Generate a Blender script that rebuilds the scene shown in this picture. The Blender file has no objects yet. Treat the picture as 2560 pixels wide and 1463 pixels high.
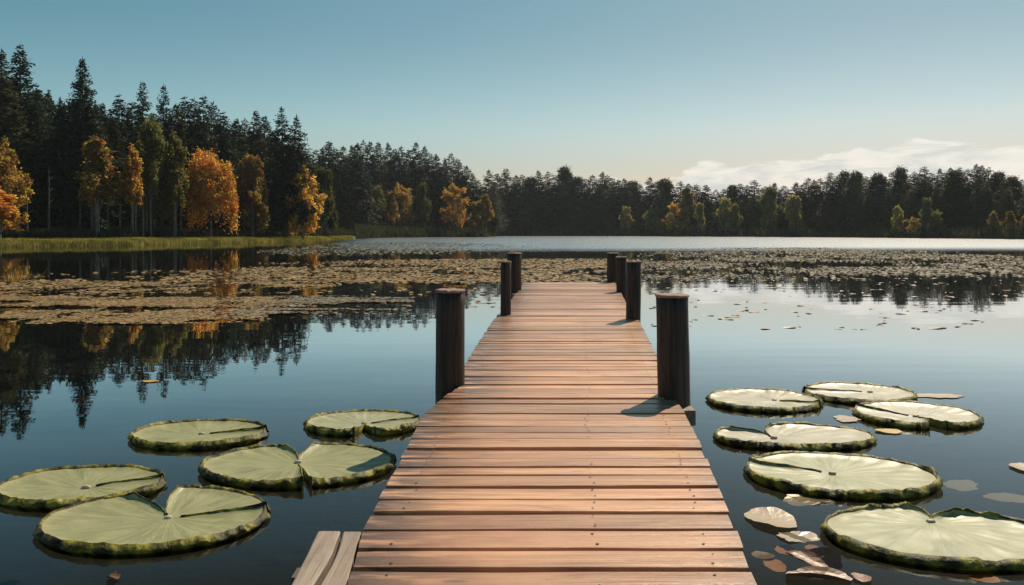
import bpy, math, random
import numpy as np
from mathutils import Vector

random.seed(7)
RNG = np.random.default_rng(11)
SC = bpy.context.scene
COL = SC.collection

# ------------------------------------------------------------------ camera, sky, sun, exposure
CAMZ, FPX, HOR = 1.5, 2000.0, 580.0          # eye height, focal length in photo pixels, horizon row
DECK = 0.40                                   # deck height above the water
cam = bpy.data.cameras.new('camera')
cam.lens = 36.0 * FPX / 2560.0
cam.sensor_width = 36.0
cam.shift_y = -(731.5 - HOR) / 2560.0
cam.clip_end = 9000.0
cam.clip_start = 0.05
camo = bpy.data.objects.new('camera', cam)
COL.objects.link(camo)
camo.location = (0, 0, CAMZ)
camo.rotation_euler = (math.radians(90), 0, 0)
SC.camera = camo

SUN_AZ, SUN_EL = 30.0, 48.0                   # degrees to the right of the view, above the horizon
SUN = Vector((math.cos(math.radians(SUN_EL)) * math.sin(math.radians(SUN_AZ)),
              math.cos(math.radians(SUN_EL)) * math.cos(math.radians(SUN_AZ)),
              math.sin(math.radians(SUN_EL))))
sl = bpy.data.lights.new('sun', 'SUN')
sl.energy = 5.0
sl.angle = math.radians(0.6)
sl.color = (1.0, 0.86, 0.66)
so = bpy.data.objects.new('sun', sl)
COL.objects.link(so)
so.rotation_euler = SUN.to_track_quat('Z', 'Y').to_euler()
so.location = (30, 30, 60)

SC.view_settings.view_transform = 'Standard'
SC.view_settings.look = 'None'
SC.view_settings.exposure = 0.0
SC.view_settings.gamma = 1.0
SC.view_settings.use_curve_mapping = False
SC.cycles.max_bounces = 6
SC.cycles.transparent_max_bounces = 8
SC.cycles.use_denoising = True


class NT:
    """a small helper round a node tree"""
    def __init__(self, tree):
        self.t = tree
        tree.nodes.clear()

    def n(self, typ, **kw):
        nd = self.t.nodes.new(typ)
        for k, v in kw.items():
            if k.startswith('i_'):
                nd.inputs[k[2:].replace('_', ' ')].default_value = v
            else:
                setattr(nd, k, v)
        return nd

    def l(self, a, b):
        self.t.links.new(a, b)

    def val(self, x, sock):
        if hasattr(x, 'node'):
            self.l(x, sock)
        else:
            sock.default_value = x

    def math(self, op, a, b=0.0, c=None, clamp=False):
        m = self.n('ShaderNodeMath', operation=op, use_clamp=clamp)
        self.val(a, m.inputs[0]); self.val(b, m.inputs[1])
        if c is not None:
            self.val(c, m.inputs[2])
        return m.outputs[0]

    def mix(self, fac, a, b, blend='MIX'):
        m = self.n('ShaderNodeMix', data_type='RGBA', blend_type=blend)
        self.val(fac, m.inputs[0])
        for x, s in ((a, m.inputs[6]), (b, m.inputs[7])):
            if hasattr(x, 'node'):
                self.l(x, s)
            else:
                s.default_value = (*x, 1.0) if len(x) == 3 else x
        return m.outputs[2]

    def rng(self, x, a, b, c=0.0, d=1.0, smooth=True):
        m = self.n('ShaderNodeMapRange', interpolation_type='SMOOTHSTEP' if smooth else 'LINEAR')
        self.val(x, m.inputs[0])
        for i, v in enumerate((a, b, c, d)):
            self.val(v, m.inputs[i + 1])
        return m.outputs[0]

    def noise(self, vec, scale, detail=4.0, rough=0.55, dist=0.0):
        m = self.n('ShaderNodeTexNoise')
        m.inputs['Scale'].default_value = scale
        m.inputs['Detail'].default_value = detail
        m.inputs['Roughness'].default_value = rough
        m.inputs['Distortion'].default_value = dist
        if vec is not None:
            self.l(vec, m.inputs['Vector'])
        return m.outputs['Fac']

    def scale(self, vec, s, loc=(0, 0, 0)):
        m = self.n('ShaderNodeMapping')
        m.inputs['Scale'].default_value = s
        m.inputs['Location'].default_value = loc
        self.l(vec, m.inputs['Vector'])
        return m.outputs[0]

    def ramp(self, fac, stops):
        m = self.n('ShaderNodeValToRGB')
        self.l(fac, m.inputs[0])
        e = m.color_ramp.elements
        while len(e) < len(stops):
            e.new(0.5)
        for el, (p, c) in zip(e, stops):
            el.position = p
            el.color = (*c, 1.0)
        return m.outputs[0]

    def bump(self, h, dist, strength=1.0, normal=None):
        m = self.n('ShaderNodeBump')
        m.inputs['Distance'].default_value = dist
        self.val(strength, m.inputs['Strength'])
        self.l(h, m.inputs['Height'])
        if normal is not None:
            self.l(normal, m.inputs['Normal'])
        return m.outputs[0]


# --- world: Nishita sky with a low bank of cloud
W = bpy.data.worlds.new('World')
SC.world = W
W.use_nodes = True
w = NT(W.node_tree)
sky = w.n('ShaderNodeTexSky', sky_type='NISHITA')
sky.sun_disc = False
sky.sun_elevation = math.radians(SUN_EL)
sky.sun_rotation = math.radians(SUN_AZ)
sky.air_density = 1.0
sky.dust_density = 0.5
sky.ozone_density = 2.0
SKY_TINT = (0.80, 0.87, 0.70)
skyc = w.mix(1.0, sky.outputs[0], SKY_TINT, 'MULTIPLY')
hs0 = w.n('ShaderNodeHueSaturation')
hs0.inputs['Saturation'].default_value = 0.85
w.l(skyc, hs0.inputs['Color'])
# colour response of the photograph: deeper teal overhead, neutral pale towards the horizon
sc = w.n('ShaderNodeSeparateColor'); w.l(hs0.outputs[0], sc.inputs[0])
cc_ = w.n('ShaderNodeCombineColor')
for ch, g_, k_ in ((0, 1.75, 1.85), (1, 1.08, 1.0), (2, 0.97, 0.96)):
    v_ = w.math('MULTIPLY', w.math('POWER', w.math('MULTIPLY', sc.outputs[ch], 0.1), g_), 10.0 * k_)
    w.l(v_, cc_.inputs[ch])
tc = w.n('ShaderNodeTexCoord')
sx = w.n('ShaderNodeSeparateXYZ')
w.l(tc.outputs['Generated'], sx.inputs[0])
az = w.math('ARCTAN2', sx.outputs[0], sx.outputs[1])
hyp = w.math('SQRT', w.math('ADD', w.math('MULTIPLY', sx.outputs[0], sx.outputs[0]),
                            w.math('MULTIPLY', sx.outputs[1], sx.outputs[1])))
el = w.math('DIVIDE', sx.outputs[2], w.math('MAXIMUM', hyp, 0.001))
cv = w.n('ShaderNodeCombineXYZ')
w.l(az, cv.inputs[0]); w.l(el, cv.inputs[1])
puff = w.noise(w.scale(cv.outputs[0], (15.0, 62.0, 1.0), (3.2, 0, 0)), 1.0, 8.0, 0.6, 0.4)
big = w.noise(w.scale(cv.outputs[0], (7.5, 6.0, 1.0), (1.35, 0, 2.0)), 1.0, 2.0, 0.5)
top = w.math('ADD', w.math('MULTIPLY_ADD', az, 0.042, 0.069), w.math('MULTIPLY', w.math('SUBTRACT', big, 0.5), 0.095))
top = w.math('ADD', top, w.math('MULTIPLY', w.math('SUBTRACT', puff, 0.5), 0.042))
bank = w.rng(w.math('SUBTRACT', top, el), -0.001, 0.0045)
bank = w.math('MULTIPLY', bank, w.rng(az, 0.03, 0.12))
bank = w.math('MULTIPLY', bank, w.rng(az, 1.6, 1.1))
soft = w.noise(w.scale(cv.outputs[0], (7.0, 60.0, 1.0)), 1.0, 6.0, 0.6)
bank = w.math('MULTIPLY', bank, w.rng(soft, 0.25, 0.6, 0.80, 1.0))
wisp = w.noise(w.scale(cv.outputs[0], (6.0, 95.0, 1.0), (0.4, 1.7, 5.0)), 1.0, 5.0, 0.55)
wm = w.math('MULTIPLY', w.rng(wisp, 0.60, 0.72), w.math('MULTIPLY', w.rng(az, 0.42, 0.60), w.math('MULTIPLY', w.rng(el, 0.085, 0.11), w.rng(el, 0.17, 0.14))))
mask = w.math('MAXIMUM', bank, w.math('MULTIPLY', wm, 0.8), clamp=True)
shade = w.rng(puff, 0.35, 0.62)
cl = w.mix(shade, (6.7, 6.8, 6.5), (9.4, 8.9, 8.0))
# pale moist air low over the woods
lift = w.math('MULTIPLY', w.rng(el, 0.26, 0.12, 0.93, 1.08), w.rng(el, 0.05, 0.14, 0.77, 1.0))
lv = w.n('ShaderNodeCombineXYZ')
for k in range(3):
    w.l(lift, lv.inputs[k])
skyf = w.mix(1.0, cc_.outputs[0], lv.outputs[0], 'MULTIPLY')
final = w.mix(w.math('MULTIPLY', mask, 0.92), skyf, cl)
bg = w.n('ShaderNodeBackground')
bg.inputs['Strength'].default_value = 0.10
w.l(final, bg.inputs['Color'])
wo = w.n('ShaderNodeOutputWorld')
w.l(bg.outputs[0], wo.inputs[0])


# ------------------------------------------------------------------ helpers
def P(px, py, z=0.0):
    """the point on the level z that the photo shows at this pixel"""
    D = (CAMZ - z) * FPX / (py - HOR)
    return ((px - 1280.0) / FPX * D, D, z)


def tag(o, label=None, cat=None, group=None, kind=None):
    if label: o['label'] = label
    if cat: o['category'] = cat
    if group: o['group'] = group
    if kind: o['kind'] = kind
    return o


def empty(name, loc, label, cat, group=None):
    o = bpy.data.objects.new(name, None)
    COL.objects.link(o)
    o.empty_display_size = 0.2
    o.location = loc
    return tag(o, label, cat, group)


def mesh_np(name, V, faces, smooth=False):
    """V n x 3; faces: list of (m x k) index arrays"""
    V = np.asarray(V, dtype=np.float32)
    me = bpy.data.meshes.new(name)
    me.vertices.add(len(V))
    me.vertices.foreach_set('co', V.ravel())
    tot = sum(f.shape[0] for f in faces)
    loops = np.concatenate([f.ravel() for f in faces]).astype(np.int32)
    lt = np.concatenate([np.full(f.shape[0], f.shape[1], dtype=np.int32) for f in faces])
    ls = np.concatenate(([0], np.cumsum(lt)[:-1])).astype(np.int32)
    me.loops.add(len(loops))
    me.loops.foreach_set('vertex_index', loops)
    me.polygons.add(tot)
    me.polygons.foreach_set('loop_start', ls)
    me.polygons.foreach_set('loop_total', lt)
    me.update(calc_edges=True)
    me.validate()
    if smooth:
        me.polygons.foreach_set('use_smooth', np.ones(len(me.polygons), dtype=bool))
    return me


def obj(name, me, mat, parent=None):
    o = bpy.data.objects.new(name, me)
    COL.objects.link(o)
    if mat is not None:
        if len(me.materials) == 0:
            me.materials.append(mat)
    if parent is not None:
        o.parent = parent
    return o


def vnoise(x, y, seed=0):
    """value noise in 0..1 on arrays"""
    x = np.asarray(x, dtype=np.float64); y = np.asarray(y, dtype=np.float64)
    xi = np.floor(x).astype(np.int64); yi = np.floor(y).astype(np.int64)
    fx = x - xi; fy = y - yi
    fx = fx * fx * (3 - 2 * fx); fy = fy * fy * (3 - 2 * fy)

    def h(a, b):
        n = (a * 374761393 + b * 668265263 + seed * 974711) & 0x7fffffff
        n = (n ^ (n >> 13)) * 1274126177 & 0x7fffffff
        return ((n ^ (n >> 16)) & 0xffff) / 65535.0
    return (h(xi, yi) * (1 - fx) + h(xi + 1, yi) * fx) * (1 - fy) + (h(xi, yi + 1) * (1 - fx) + h(xi + 1, yi + 1) * fx) * fy


def fbm(x, y, seed=0, oct=4):
    s = 0; a = 0.5; t = 0
    for k in range(oct):
        s = s + a * vnoise(x * 2 ** k, y * 2 ** k, seed + k); t += a; a *= 0.5
    return s / t


def inside(poly, x, y):
    r = np.zeros(len(x), dtype=bool)
    n = len(poly)
    for i in range(n):
        x1, y1 = poly[i]; x2, y2 = poly[(i + 1) % n]
        c = ((y1 > y) != (y2 > y)) & (x < (x2 - x1) * (y - y1) / (y2 - y1 + 1e-9) + x1)
        r ^= c
    return r


# ------------------------------------------------------------------ materials
def new_mat(name):
    m = bpy.data.materials.new(name)
    m.use_nodes = True
    return m, NT(m.node_tree)


def finish(nt, shader):
    o = nt.n('ShaderNodeOutputMaterial')
    nt.l(shader, o.inputs['Surface'])


def principled(nt, color, rough=0.6, normal=None, spec=0.5, **kw):
    b = nt.n('ShaderNodeBsdfPrincipled')
    nt.val(color if hasattr(color, 'node') else (*color, 1.0), b.inputs['Base Color'])
    nt.val(rough, b.inputs['Roughness'])
    b.inputs['Specular IOR Level'].default_value = spec
    if normal is not None:
        nt.l(normal, b.inputs['Normal'])
    return b


def island(nt):
    return nt.n('ShaderNodeNewGeometry').outputs['Random Per Island']


def foliage_mat(name, trans=0.35, dark=0.55, light=1.35, rough=0.6, spec=0.15, hue=(0.475, 0.515)):
    """leaf colour comes from the object's own colour; leaves differ one by one and clump by clump"""
    m, t = new_mat(name)
    oi = t.n('ShaderNodeObjectInfo')
    r = island(t)
    tcn = t.n('ShaderNodeTexCoord')
    cl_ = t.noise(tcn.outputs['Object'], 0.45, 3.0)
    f = t.math('MULTIPLY', t.rng(r, 0, 1, dark, light, False), t.rng(cl_, 0.3, 0.7, 0.7, 1.25))
    mul = t.n('ShaderNodeCombineXYZ')
    for k in range(3):
        t.l(f, mul.inputs[k])
    c = t.mix(1.0, oi.outputs['Color'], mul.outputs[0], 'MULTIPLY')
    h = t.n('ShaderNodeHueSaturation')
    cl2 = t.noise(tcn.outputs['Object'], 0.9, 2.0)
    t.l(t.rng(cl2, 0.34, 0.66, hue[0], hue[1]), h.inputs['Hue'])
    t.l(c, h.inputs['Color'])
    b = principled(t, h.outputs[0], rough, spec=spec)
    tr = t.n('ShaderNodeBsdfTranslucent')
    t.l(h.outputs[0], tr.inputs['Color'])
    ms = t.n('ShaderNodeMixShader')
    ms.inputs[0].default_value = trans
    t.l(b.outputs[0], ms.inputs[1]); t.l(tr.outputs[0], ms.inputs[2])
    finish(t, ms.outputs[0])
    return m


def bark_mat(name, c1, c2):
    m, t = new_mat(name)
    tcn = t.n('ShaderNodeTexCoord')
    n = t.noise(t.scale(tcn.outputs['Object'], (3, 3, 0.6)), 2.0, 5.0)
    c = t.mix(t.rng(n, 0.35, 0.65), c1, c2)
    b = principled(t, c, 0.9, t.bump(n, 0.03))
    finish(t, b.outputs[0])
    return m


def mat_wood(name, base_a, base_b, dark, along='X', rough=0.5, stain=1.0):
    m, t = new_mat(name)
    tcn = t.n('ShaderNodeTexCoord')
    r = island(t)
    off = t.n('ShaderNodeCombineXYZ')
    t.l(t.math('MULTIPLY', r, 37.0), off.inputs[2])
    va = t.n('ShaderNodeVectorMath', operation='ADD')
    t.l(tcn.outputs['Object'], va.inputs[0]); t.l(off.outputs[0], va.inputs[1])
    s = (1.5, 62.0, 62.0) if along == 'X' else (62.0, 1.5, 62.0)
    s2 = (0.7, 9.0, 9.0) if along == 'X' else (9.0, 0.7, 9.0)
    grain = t.noise(t.scale(va.outputs[0], s), 1.0, 6.0, 0.6, 0.6)
    band = t.noise(t.scale(va.outputs[0], s2), 1.0, 3.0, 0.5, 1.2)
    fine = t.noise(t.scale(va.outputs[0], tuple(4 * x for x in s)), 1.0, 3.0, 0.6)
    patch = t.noise(tcn.outputs['Object'], 1.1, 4.0)
    col = t.mix(t.rng(band, 0.3, 0.7), base_a, base_b)
    col = t.mix(t.math('MULTIPLY', t.rng(grain, 0.51, 0.71), 0.68), col, dark)
    col = t.mix(t.math('MULTIPLY', t.rng(fine, 0.54, 0.72), 0.40), col, dark)
    age = t.noise(t.scale(va.outputs[0], (2.4, 16.0, 16.0) if along == 'X' else (16.0, 2.4, 16.0)), 1.0, 5.0, 0.6, 0.8)
    col = t.mix(t.math('MULTIPLY', t.rng(age, 0.52, 0.68), 0.50), col, tuple(0.55 * x for x in base_a))
    # bleached worn patches
    col = t.mix(t.math('MULTIPLY', t.rng(patch, 0.5, 0.75), 0.35), col, tuple(min(1, 1.45 * x) for x in base_b))
    # a different tone for each board
    br = t.n('ShaderNodeCombineXYZ')
    f = t.rng(r, 0, 1, 0.66, 1.18, False)
    for k in range(3):
        t.l(f, br.inputs[k])
    col = t.mix(1.0, col, br.outputs[0], 'MULTIPLY')
    # dirt and knots
    knot = t.n('ShaderNodeTexVoronoi')
    knot.inputs['Scale'].default_value = 1.0
    t.l(t.scale(va.outputs[0], (2.3, 9.0, 5.0) if along == 'X' else (9.0, 2.3, 5.0)), knot.inputs['Vector'])
    kn = t.rng(knot.outputs['Distance'], 0.13, 0.05)
    col = t.mix(t.math('MULTIPLY', kn, 0.6), col, dark)
    if stain > 0:
        at = t.n('ShaderNodeAttribute', attribute_name='endwear')
        st = t.math('MULTIPLY', at.outputs['Fac'], t.rng(t.noise(t.scale(va.outputs[0], (4, 22, 22)), 1.0, 4.0), 0.34, 0.54))
        col = t.mix(t.math('MULTIPLY', st, 0.92 * stain), col, tuple(0.6 * x for x in dark))
    ro = t.rng(grain, 0.3, 0.7, rough - 0.08, rough + 0.15)
    nb = t.bump(t.math('ADD', grain, t.math('MULTIPLY', fine, 0.5)), 0.0035, 0.9)
    b = principled(t, col, ro, nb, 0.5)
    if stain > 0:
        b.inputs['Coat Weight'].default_value = 0.30
        b.inputs['Coat Roughness'].default_value = 0.30
        b.inputs['Coat Tint'].default_value = (1.0, 0.93, 0.84, 1)
    finish(t, b.outputs[0])
    return m


M = {}
M['needles'] = foliage_mat('spruce_needles', 0.26, 0.5, 1.4, 0.6, 0.12)
M['leaves'] = foliage_mat('autumn_leaves', 0.66, 0.5, 1.35, 0.55, 0.15, (0.474, 0.536))
M['bark_dark'] = bark_mat('dark_bark', (0.035, 0.027, 0.022), (0.08, 0.06, 0.045))
M['bark_pale'] = bark_mat('pale_bark', (0.07, 0.06, 0.05), (0.17, 0.15, 0.125))
M['deck'] = mat_wood('deck_boards', (0.44, 0.190, 0.100), (0.69, 0.378, 0.205), (0.085, 0.042, 0.027), 'X', 0.38)
M['grey_board'] = mat_wood('grey_boards', (0.27, 0.20, 0.155), (0.36, 0.275, 0.215), (0.09, 0.065, 0.05), 'Y', 0.6, 0.0)
M['beam'] = mat_wood('dark_beams', (0.10, 0.075, 0.055), (0.15, 0.115, 0.085), (0.03, 0.022, 0.018), 'Y', 0.7, 0.0)

m, t = new_mat('dark_piling_wood')
tcn = t.n('ShaderNodeTexCoord')
g1 = t.noise(t.scale(tcn.outputs['Object'], (38, 38, 2.0)), 1.0, 6.0, 0.65, 0.5)
g2 = t.noise(t.scale(tcn.outputs['Object'], (5, 5, 1.0)), 1.0, 4.0)
c = t.mix(t.rng(g1, 0.35, 0.7), (0.007, 0.006, 0.006), (0.085, 0.053, 0.038))
c = t.mix(t.math('MULTIPLY', t.rng(g2, 0.45, 0.7), 0.5), c, (0.10, 0.055, 0.034))
sz = t.n('ShaderNodeSeparateXYZ'); t.l(tcn.outputs['Object'], sz.inputs[0])
c = t.mix(t.math('MULTIPLY', t.rng(t.math('ADD', sz.outputs[2], t.math('MULTIPLY', t.math('SUBTRACT', g2, 0.5), 0.3)), 0.34, 0.16), 0.8), c, (0.010, 0.013, 0.008))
b = principled(t, c, t.rng(g1, 0.3, 0.7, 0.45, 0.75), t.bump(g1, 0.016), 0.4)
finish(t, b.outputs[0])
M['piling'] = m

m, t = new_mat('piling_end_grain')
tcn = t.n('ShaderNodeTexCoord')
g1 = t.noise(tcn.outputs['Object'], 30.0, 5.0)
c = t.mix(g1, (0.16, 0.085, 0.06), (0.40, 0.25, 0.19))
finish(t, principled(t, c, 0.8, t.bump(g1, 0.004)).outputs[0])
M['cap'] = m

# lily pads
def pad_mat(name, ca, cb, edge, rough):
    m, t = new_mat(name)
    uv = t.n('ShaderNodeUVMap', uv_map='polar')
    s = t.n('ShaderNodeSeparateXYZ'); t.l(uv.outputs[0], s.inputs[0])
    tcn = t.n('ShaderNodeTexCoord')
    vein = t.noise(t.scale(uv.outputs[0], (46.0, 2.2, 1.0)), 1.0, 5.0, 0.62, 0.5)
    vein2 = t.noise(t.scale(uv.outputs[0], (150.0, 5.0, 1.0)), 1.0, 3.0, 0.6)
    blot = t.noise(tcn.outputs['Object'], 5.0, 4.0)
    col = t.mix(t.rng(vein, 0.3, 0.7), ca, cb)
    col = t.mix(t.math('MULTIPLY', t.rng(vein2, 0.52, 0.72), 0.35), col, tuple(min(1, 1.35 * x) for x in cb))
    col = t.mix(t.math('MULTIPLY', t.rng(blot, 0.55, 0.75), 0.35), col, tuple(0.72 * x for x in ca))
    rimward = t.math('ADD', s.outputs[1], t.math('MULTIPLY', t.math('SUBTRACT', vein2, 0.5), 0.35))
    col = t.mix(t.math('MULTIPLY', t.rng(rimward, 0.86, 1.02), 0.7), col, edge)
    spot = t.noise(tcn.outputs['Object'], 38.0, 2.0)
    col = t.mix(t.math('MULTIPLY', t.rng(spot, 0.66, 0.74), 0.5), col, (0.10, 0.085, 0.04))
    nb = t.bump(t.math('ADD', vein, t.math('MULTIPLY', vein2, 0.6)), 0.0028, 0.8)
    b = principled(t, col, t.rng(blot, 0.3, 0.7, rough - 0.07, rough + 0.12), nb, 0.5)
    finish(t, b.outputs[0])
    return m


M['pad_green'] = pad_mat('sage_lily_blade', (0.205, 0.212, 0.090), (0.315, 0.305, 0.155), (0.36, 0.32, 0.17), 0.52)
M['pad_pale'] = pad_mat('silvery_lily_blade', (0.30, 0.28, 0.195), (0.43, 0.40, 0.295), (0.40, 0.36, 0.24), 0.45)
M['pad_mid'] = pad_mat('pale_green_lily_blade', (0.245, 0.255, 0.135), (0.36, 0.36, 0.215), (0.37, 0.34, 0.20), 0.47)

m, t = new_mat('lily_rim')
tcn = t.n('ShaderNodeTexCoord')
n1 = t.noise(tcn.outputs['Object'], 10.0, 5.0)
n2 = t.noise(tcn.outputs['Object'], 55.0, 3.0)
c = t.ramp(n1, [(0.30, (0.03, 0.014, 0.008)), (0.42, (0.034, 0.038, 0.008)), (0.50, (0.13, 0.12, 0.016)), (0.58, (0.36, 0.32, 0.035)), (0.76, (0.55, 0.46, 0.22))])
c = t.mix(t.math('MULTIPLY', t.rng(n2, 0.5, 0.7), 0.5), c, (0.05, 0.045, 0.015))
b = principled(t, c, 0.55, t.bump(n2, 0.006), 0.4)
tr = t.n('ShaderNodeBsdfTranslucent'); t.l(c, tr.inputs['Color'])
ms = t.n('ShaderNodeMixShader'); ms.inputs[0].default_value = 0.3
t.l(b.outputs[0], ms.inputs[1]); t.l(tr.outputs[0], ms.inputs[2])
finish(t, ms.outputs[0])
M['rim'] = m

m, t = new_mat('pale_bud')
tcn = t.n('ShaderNodeTexCoord')
n1 = t.noise(tcn.outputs['Object'], 60.0, 3.0)
finish(t, principled(t, t.mix(n1, (0.36, 0.27, 0.17), (0.6, 0.52, 0.4)), 0.5).outputs[0])
M['bud'] = m


def leaf_mat(name, stops, rough=0.5, nscale=14.0, trans=0.0, patch=0.3):
    m, t = new_mat(name)
    tcn = t.n('ShaderNodeTexCoord')
    r = island(t)
    n = t.noise(tcn.outputs['Object'], nscale, 4.0)
    f = t.math('ADD', t.math('MULTIPLY', r, 1 - patch), t.math('MULTIPLY', t.rng(n, 0.3, 0.7) if patch > 0.5 else n, patch))
    c = t.ramp(f, stops)
    b = principled(t, c, rough, t.bump(n, 0.004), 0.4)
    if trans > 0:
        tr = t.n('ShaderNodeBsdfTranslucent'); t.l(c, tr.inputs['Color'])
        ms = t.n('ShaderNodeMixShader'); ms.inputs[0].default_value = trans
        t.l(b.outputs[0], ms.inputs[1]); t.l(tr.outputs[0], ms.inputs[2])
        finish(t, ms.outputs[0])
    else:
        finish(t, b.outputs[0])
    return m


M['mat_tan'] = leaf_mat('floating_weed', [(0.1, (0.045, 0.042, 0.014)), (0.22, (0.085, 0.095, 0.022)), (0.36, (0.15, 0.10, 0.035)), (0.55, (0.28, 0.165, 0.058)), (0.75, (0.36, 0.22, 0.085)), (0.95, (0.50, 0.38, 0.19))], 0.7, 0.5, 0.0, 0.45)
M['mat_olive'] = leaf_mat('far_lily_leaves', [(0.1, (0.045, 0.05, 0.02)), (0.5, (0.16, 0.13, 0.075)), (0.8, (0.30, 0.235, 0.17)), (0.97, (0.44, 0.36, 0.28))], 0.75, 0.5)
M['mat_dull'] = leaf_mat('far_dull_lily_leaves', [(0.1, (0.04, 0.045, 0.025)), (0.5, (0.12, 0.115, 0.065)), (0.9, (0.26, 0.24, 0.16))], 0.8, 0.5)
M['leaf_brown'] = leaf_mat('dead_leaf', [(0.15, (0.12, 0.055, 0.03)), (0.5, (0.30, 0.16, 0.10)), (0.8, (0.46, 0.31, 0.22))], 0.45, 22.0)
M['leaf_pale'] = leaf_mat('bleached_leaf', [(0.15, (0.28, 0.20, 0.125)), (0.5, (0.46, 0.36, 0.25)), (0.85, (0.62, 0.53, 0.41))], 0.4, 20.0)
M['leaf_orange'] = leaf_mat('drowned_orange_leaf', [(0.2, (0.50, 0.19, 0.08)), (0.8, (0.66, 0.32, 0.16))], 0.5, 20.0)
M['leaf_tan'] = leaf_mat('tan_leaf', [(0.15, (0.26, 0.17, 0.09)), (0.5, (0.40, 0.28, 0.17)), (0.85, (0.52, 0.40, 0.27))], 0.5, 20.0)
M['leaf_yellow'] = leaf_mat('yellow_leaf', [(0.2, (0.42, 0.26, 0.05)), (0.8, (0.6, 0.42, 0.12))], 0.5, 20.0)
M['grass'] = leaf_mat('bank_grass', [(0.05, (0.07, 0.075, 0.018)), (0.5, (0.27, 0.245, 0.038)), (0.9, (0.48, 0.40, 0.075))], 0.6, 0.16, 0.55, 0.62)

# ground
m, t = new_mat('shore_ground')
geo = t.n('ShaderNodeNewGeometry')
n1 = t.noise(geo.outputs['Position'], 0.25, 5.0)
n2 = t.noise(geo.outputs['Position'], 2.0, 4.0)
sp = t.n('ShaderNodeSeparateXYZ'); t.l(geo.outputs['Position'], sp.inputs[0])
c = t.mix(t.rng(n1, 0.35, 0.65), (0.035, 0.045, 0.014), (0.11, 0.115, 0.028))
c = t.mix(t.rng(n2, 0.45, 0.7), c, (0.05, 0.045, 0.02))
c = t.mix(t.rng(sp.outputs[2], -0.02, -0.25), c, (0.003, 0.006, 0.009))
finish(t, principled(t, c, 0.9, t.bump(n2, 0.1)).outputs[0])
M['ground'] = m

# water: a clear dark lake over a murky bed, calm near the dock, ruffled by wind farther out
m, t = new_mat('lake_water')
geo = t.n('ShaderNodeNewGeometry')
pos = geo.outputs['Position']
sp = t.n('ShaderNodeSeparateXYZ'); t.l(pos, sp.inputs[0])
edge = t.noise(t.scale(pos, (0.012, 0.05, 1.0)), 1.0, 4.0)
dd = t.math('ADD', sp.outputs[1], t.math('MULTIPLY', t.math('SUBTRACT', edge, 0.5), 24.0))
side = t.math('DIVIDE', sp.outputs[0], t.math('MAXIMUM', sp.outputs[1], 1.0))
wind = t.math('MULTIPLY', t.rng(dd, 56.0, 80.0), t.rng(side, -0.26, -0.16))
calm = t.noise(t.scale(pos, (0.55, 1.9, 1.0)), 1.0, 3.0, 0.5, 0.3)
swell = t.noise(t.scale(pos, (0.12, 0.5, 1.0)), 1.0, 2.0)
rip = t.noise(t.scale(pos, (1.1, 2.0, 1.0)), 1.0, 4.0, 0.6)
b1 = t.bump(calm, 0.006, 0.20)
b2 = t.bump(swell, 0.02, 0.20, b1)
b3 = t.bump(rip, 0.16, wind, b2)
fr = t.n('ShaderNodeFresnel'); fr.inputs['IOR'].default_value = 1.333
t.l(b3, fr.inputs['Normal'])
gl = t.n('ShaderNodeBsdfGlossy')
gl.inputs['Color'].default_value = (0.93, 0.95, 0.97, 1)
t.l(t.math('MULTIPLY_ADD', wind, 0.22, 0.012), gl.inputs['Roughness'])
t.l(b3, gl.inputs['Normal'])
tp = t.n('ShaderNodeBsdfTransparent')
tp.inputs['Color'].default_value = (0.56, 0.55, 0.47, 1)
ms = t.n('ShaderNodeMixShader')
refl = t.math('MINIMUM', t.math('MULTIPLY', t.math('MAXIMUM', t.math('SUBTRACT', fr.outputs[0], 0.086), 0.0), 2.4), 0.88)
refl = t.math('MULTIPLY', refl, t.math('MULTIPLY_ADD', wind, -0.22, 1.0))
t.l(refl, ms.inputs[0]); t.l(tp.outputs[0], ms.inputs[1]); t.l(gl.outputs[0], ms.inputs[2])
finish(t, ms.outputs[0])
M['water'] = m

# ------------------------------------------------------------------ terrain and water
SHORE = np.array([(-180, 9), (-140, 14), (-100, 30), (-60, 70), (-45, 84), (-32.6, 95), (-26, 101), (-18.8, 114), (-13.5, 138), (-11.6, 158),
                  (-9.4, 205), (-6, 228), (-1.9, 238), (-0.9, 300), (9, 285), (20, 240), (32.6, 192), (50, 150), (80, 70), (120, 24), (150, 12), (180, 9)], dtype=float)


def shore(azdeg):
    a = np.asarray(azdeg, dtype=float)
    return np.interp(a, SHORE[:, 0], SHORE[:, 1]) * (1 + 0.025 * (vnoise(a * 0.9, a * 0 + 3.3, 5) - 0.5) + 0.012 * (vnoise(a * 4, a * 0, 8) - 0.5))


def land_z(d):
    """height of the land d metres behind the water's edge"""
    d = np.asarray(d, dtype=float)
    return np.where(d < 0, -1.5 * (1 - np.exp(d / 5.0)), 0.42 * (1 - np.exp(-d / 5.0)) + 0.02 * d)


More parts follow.
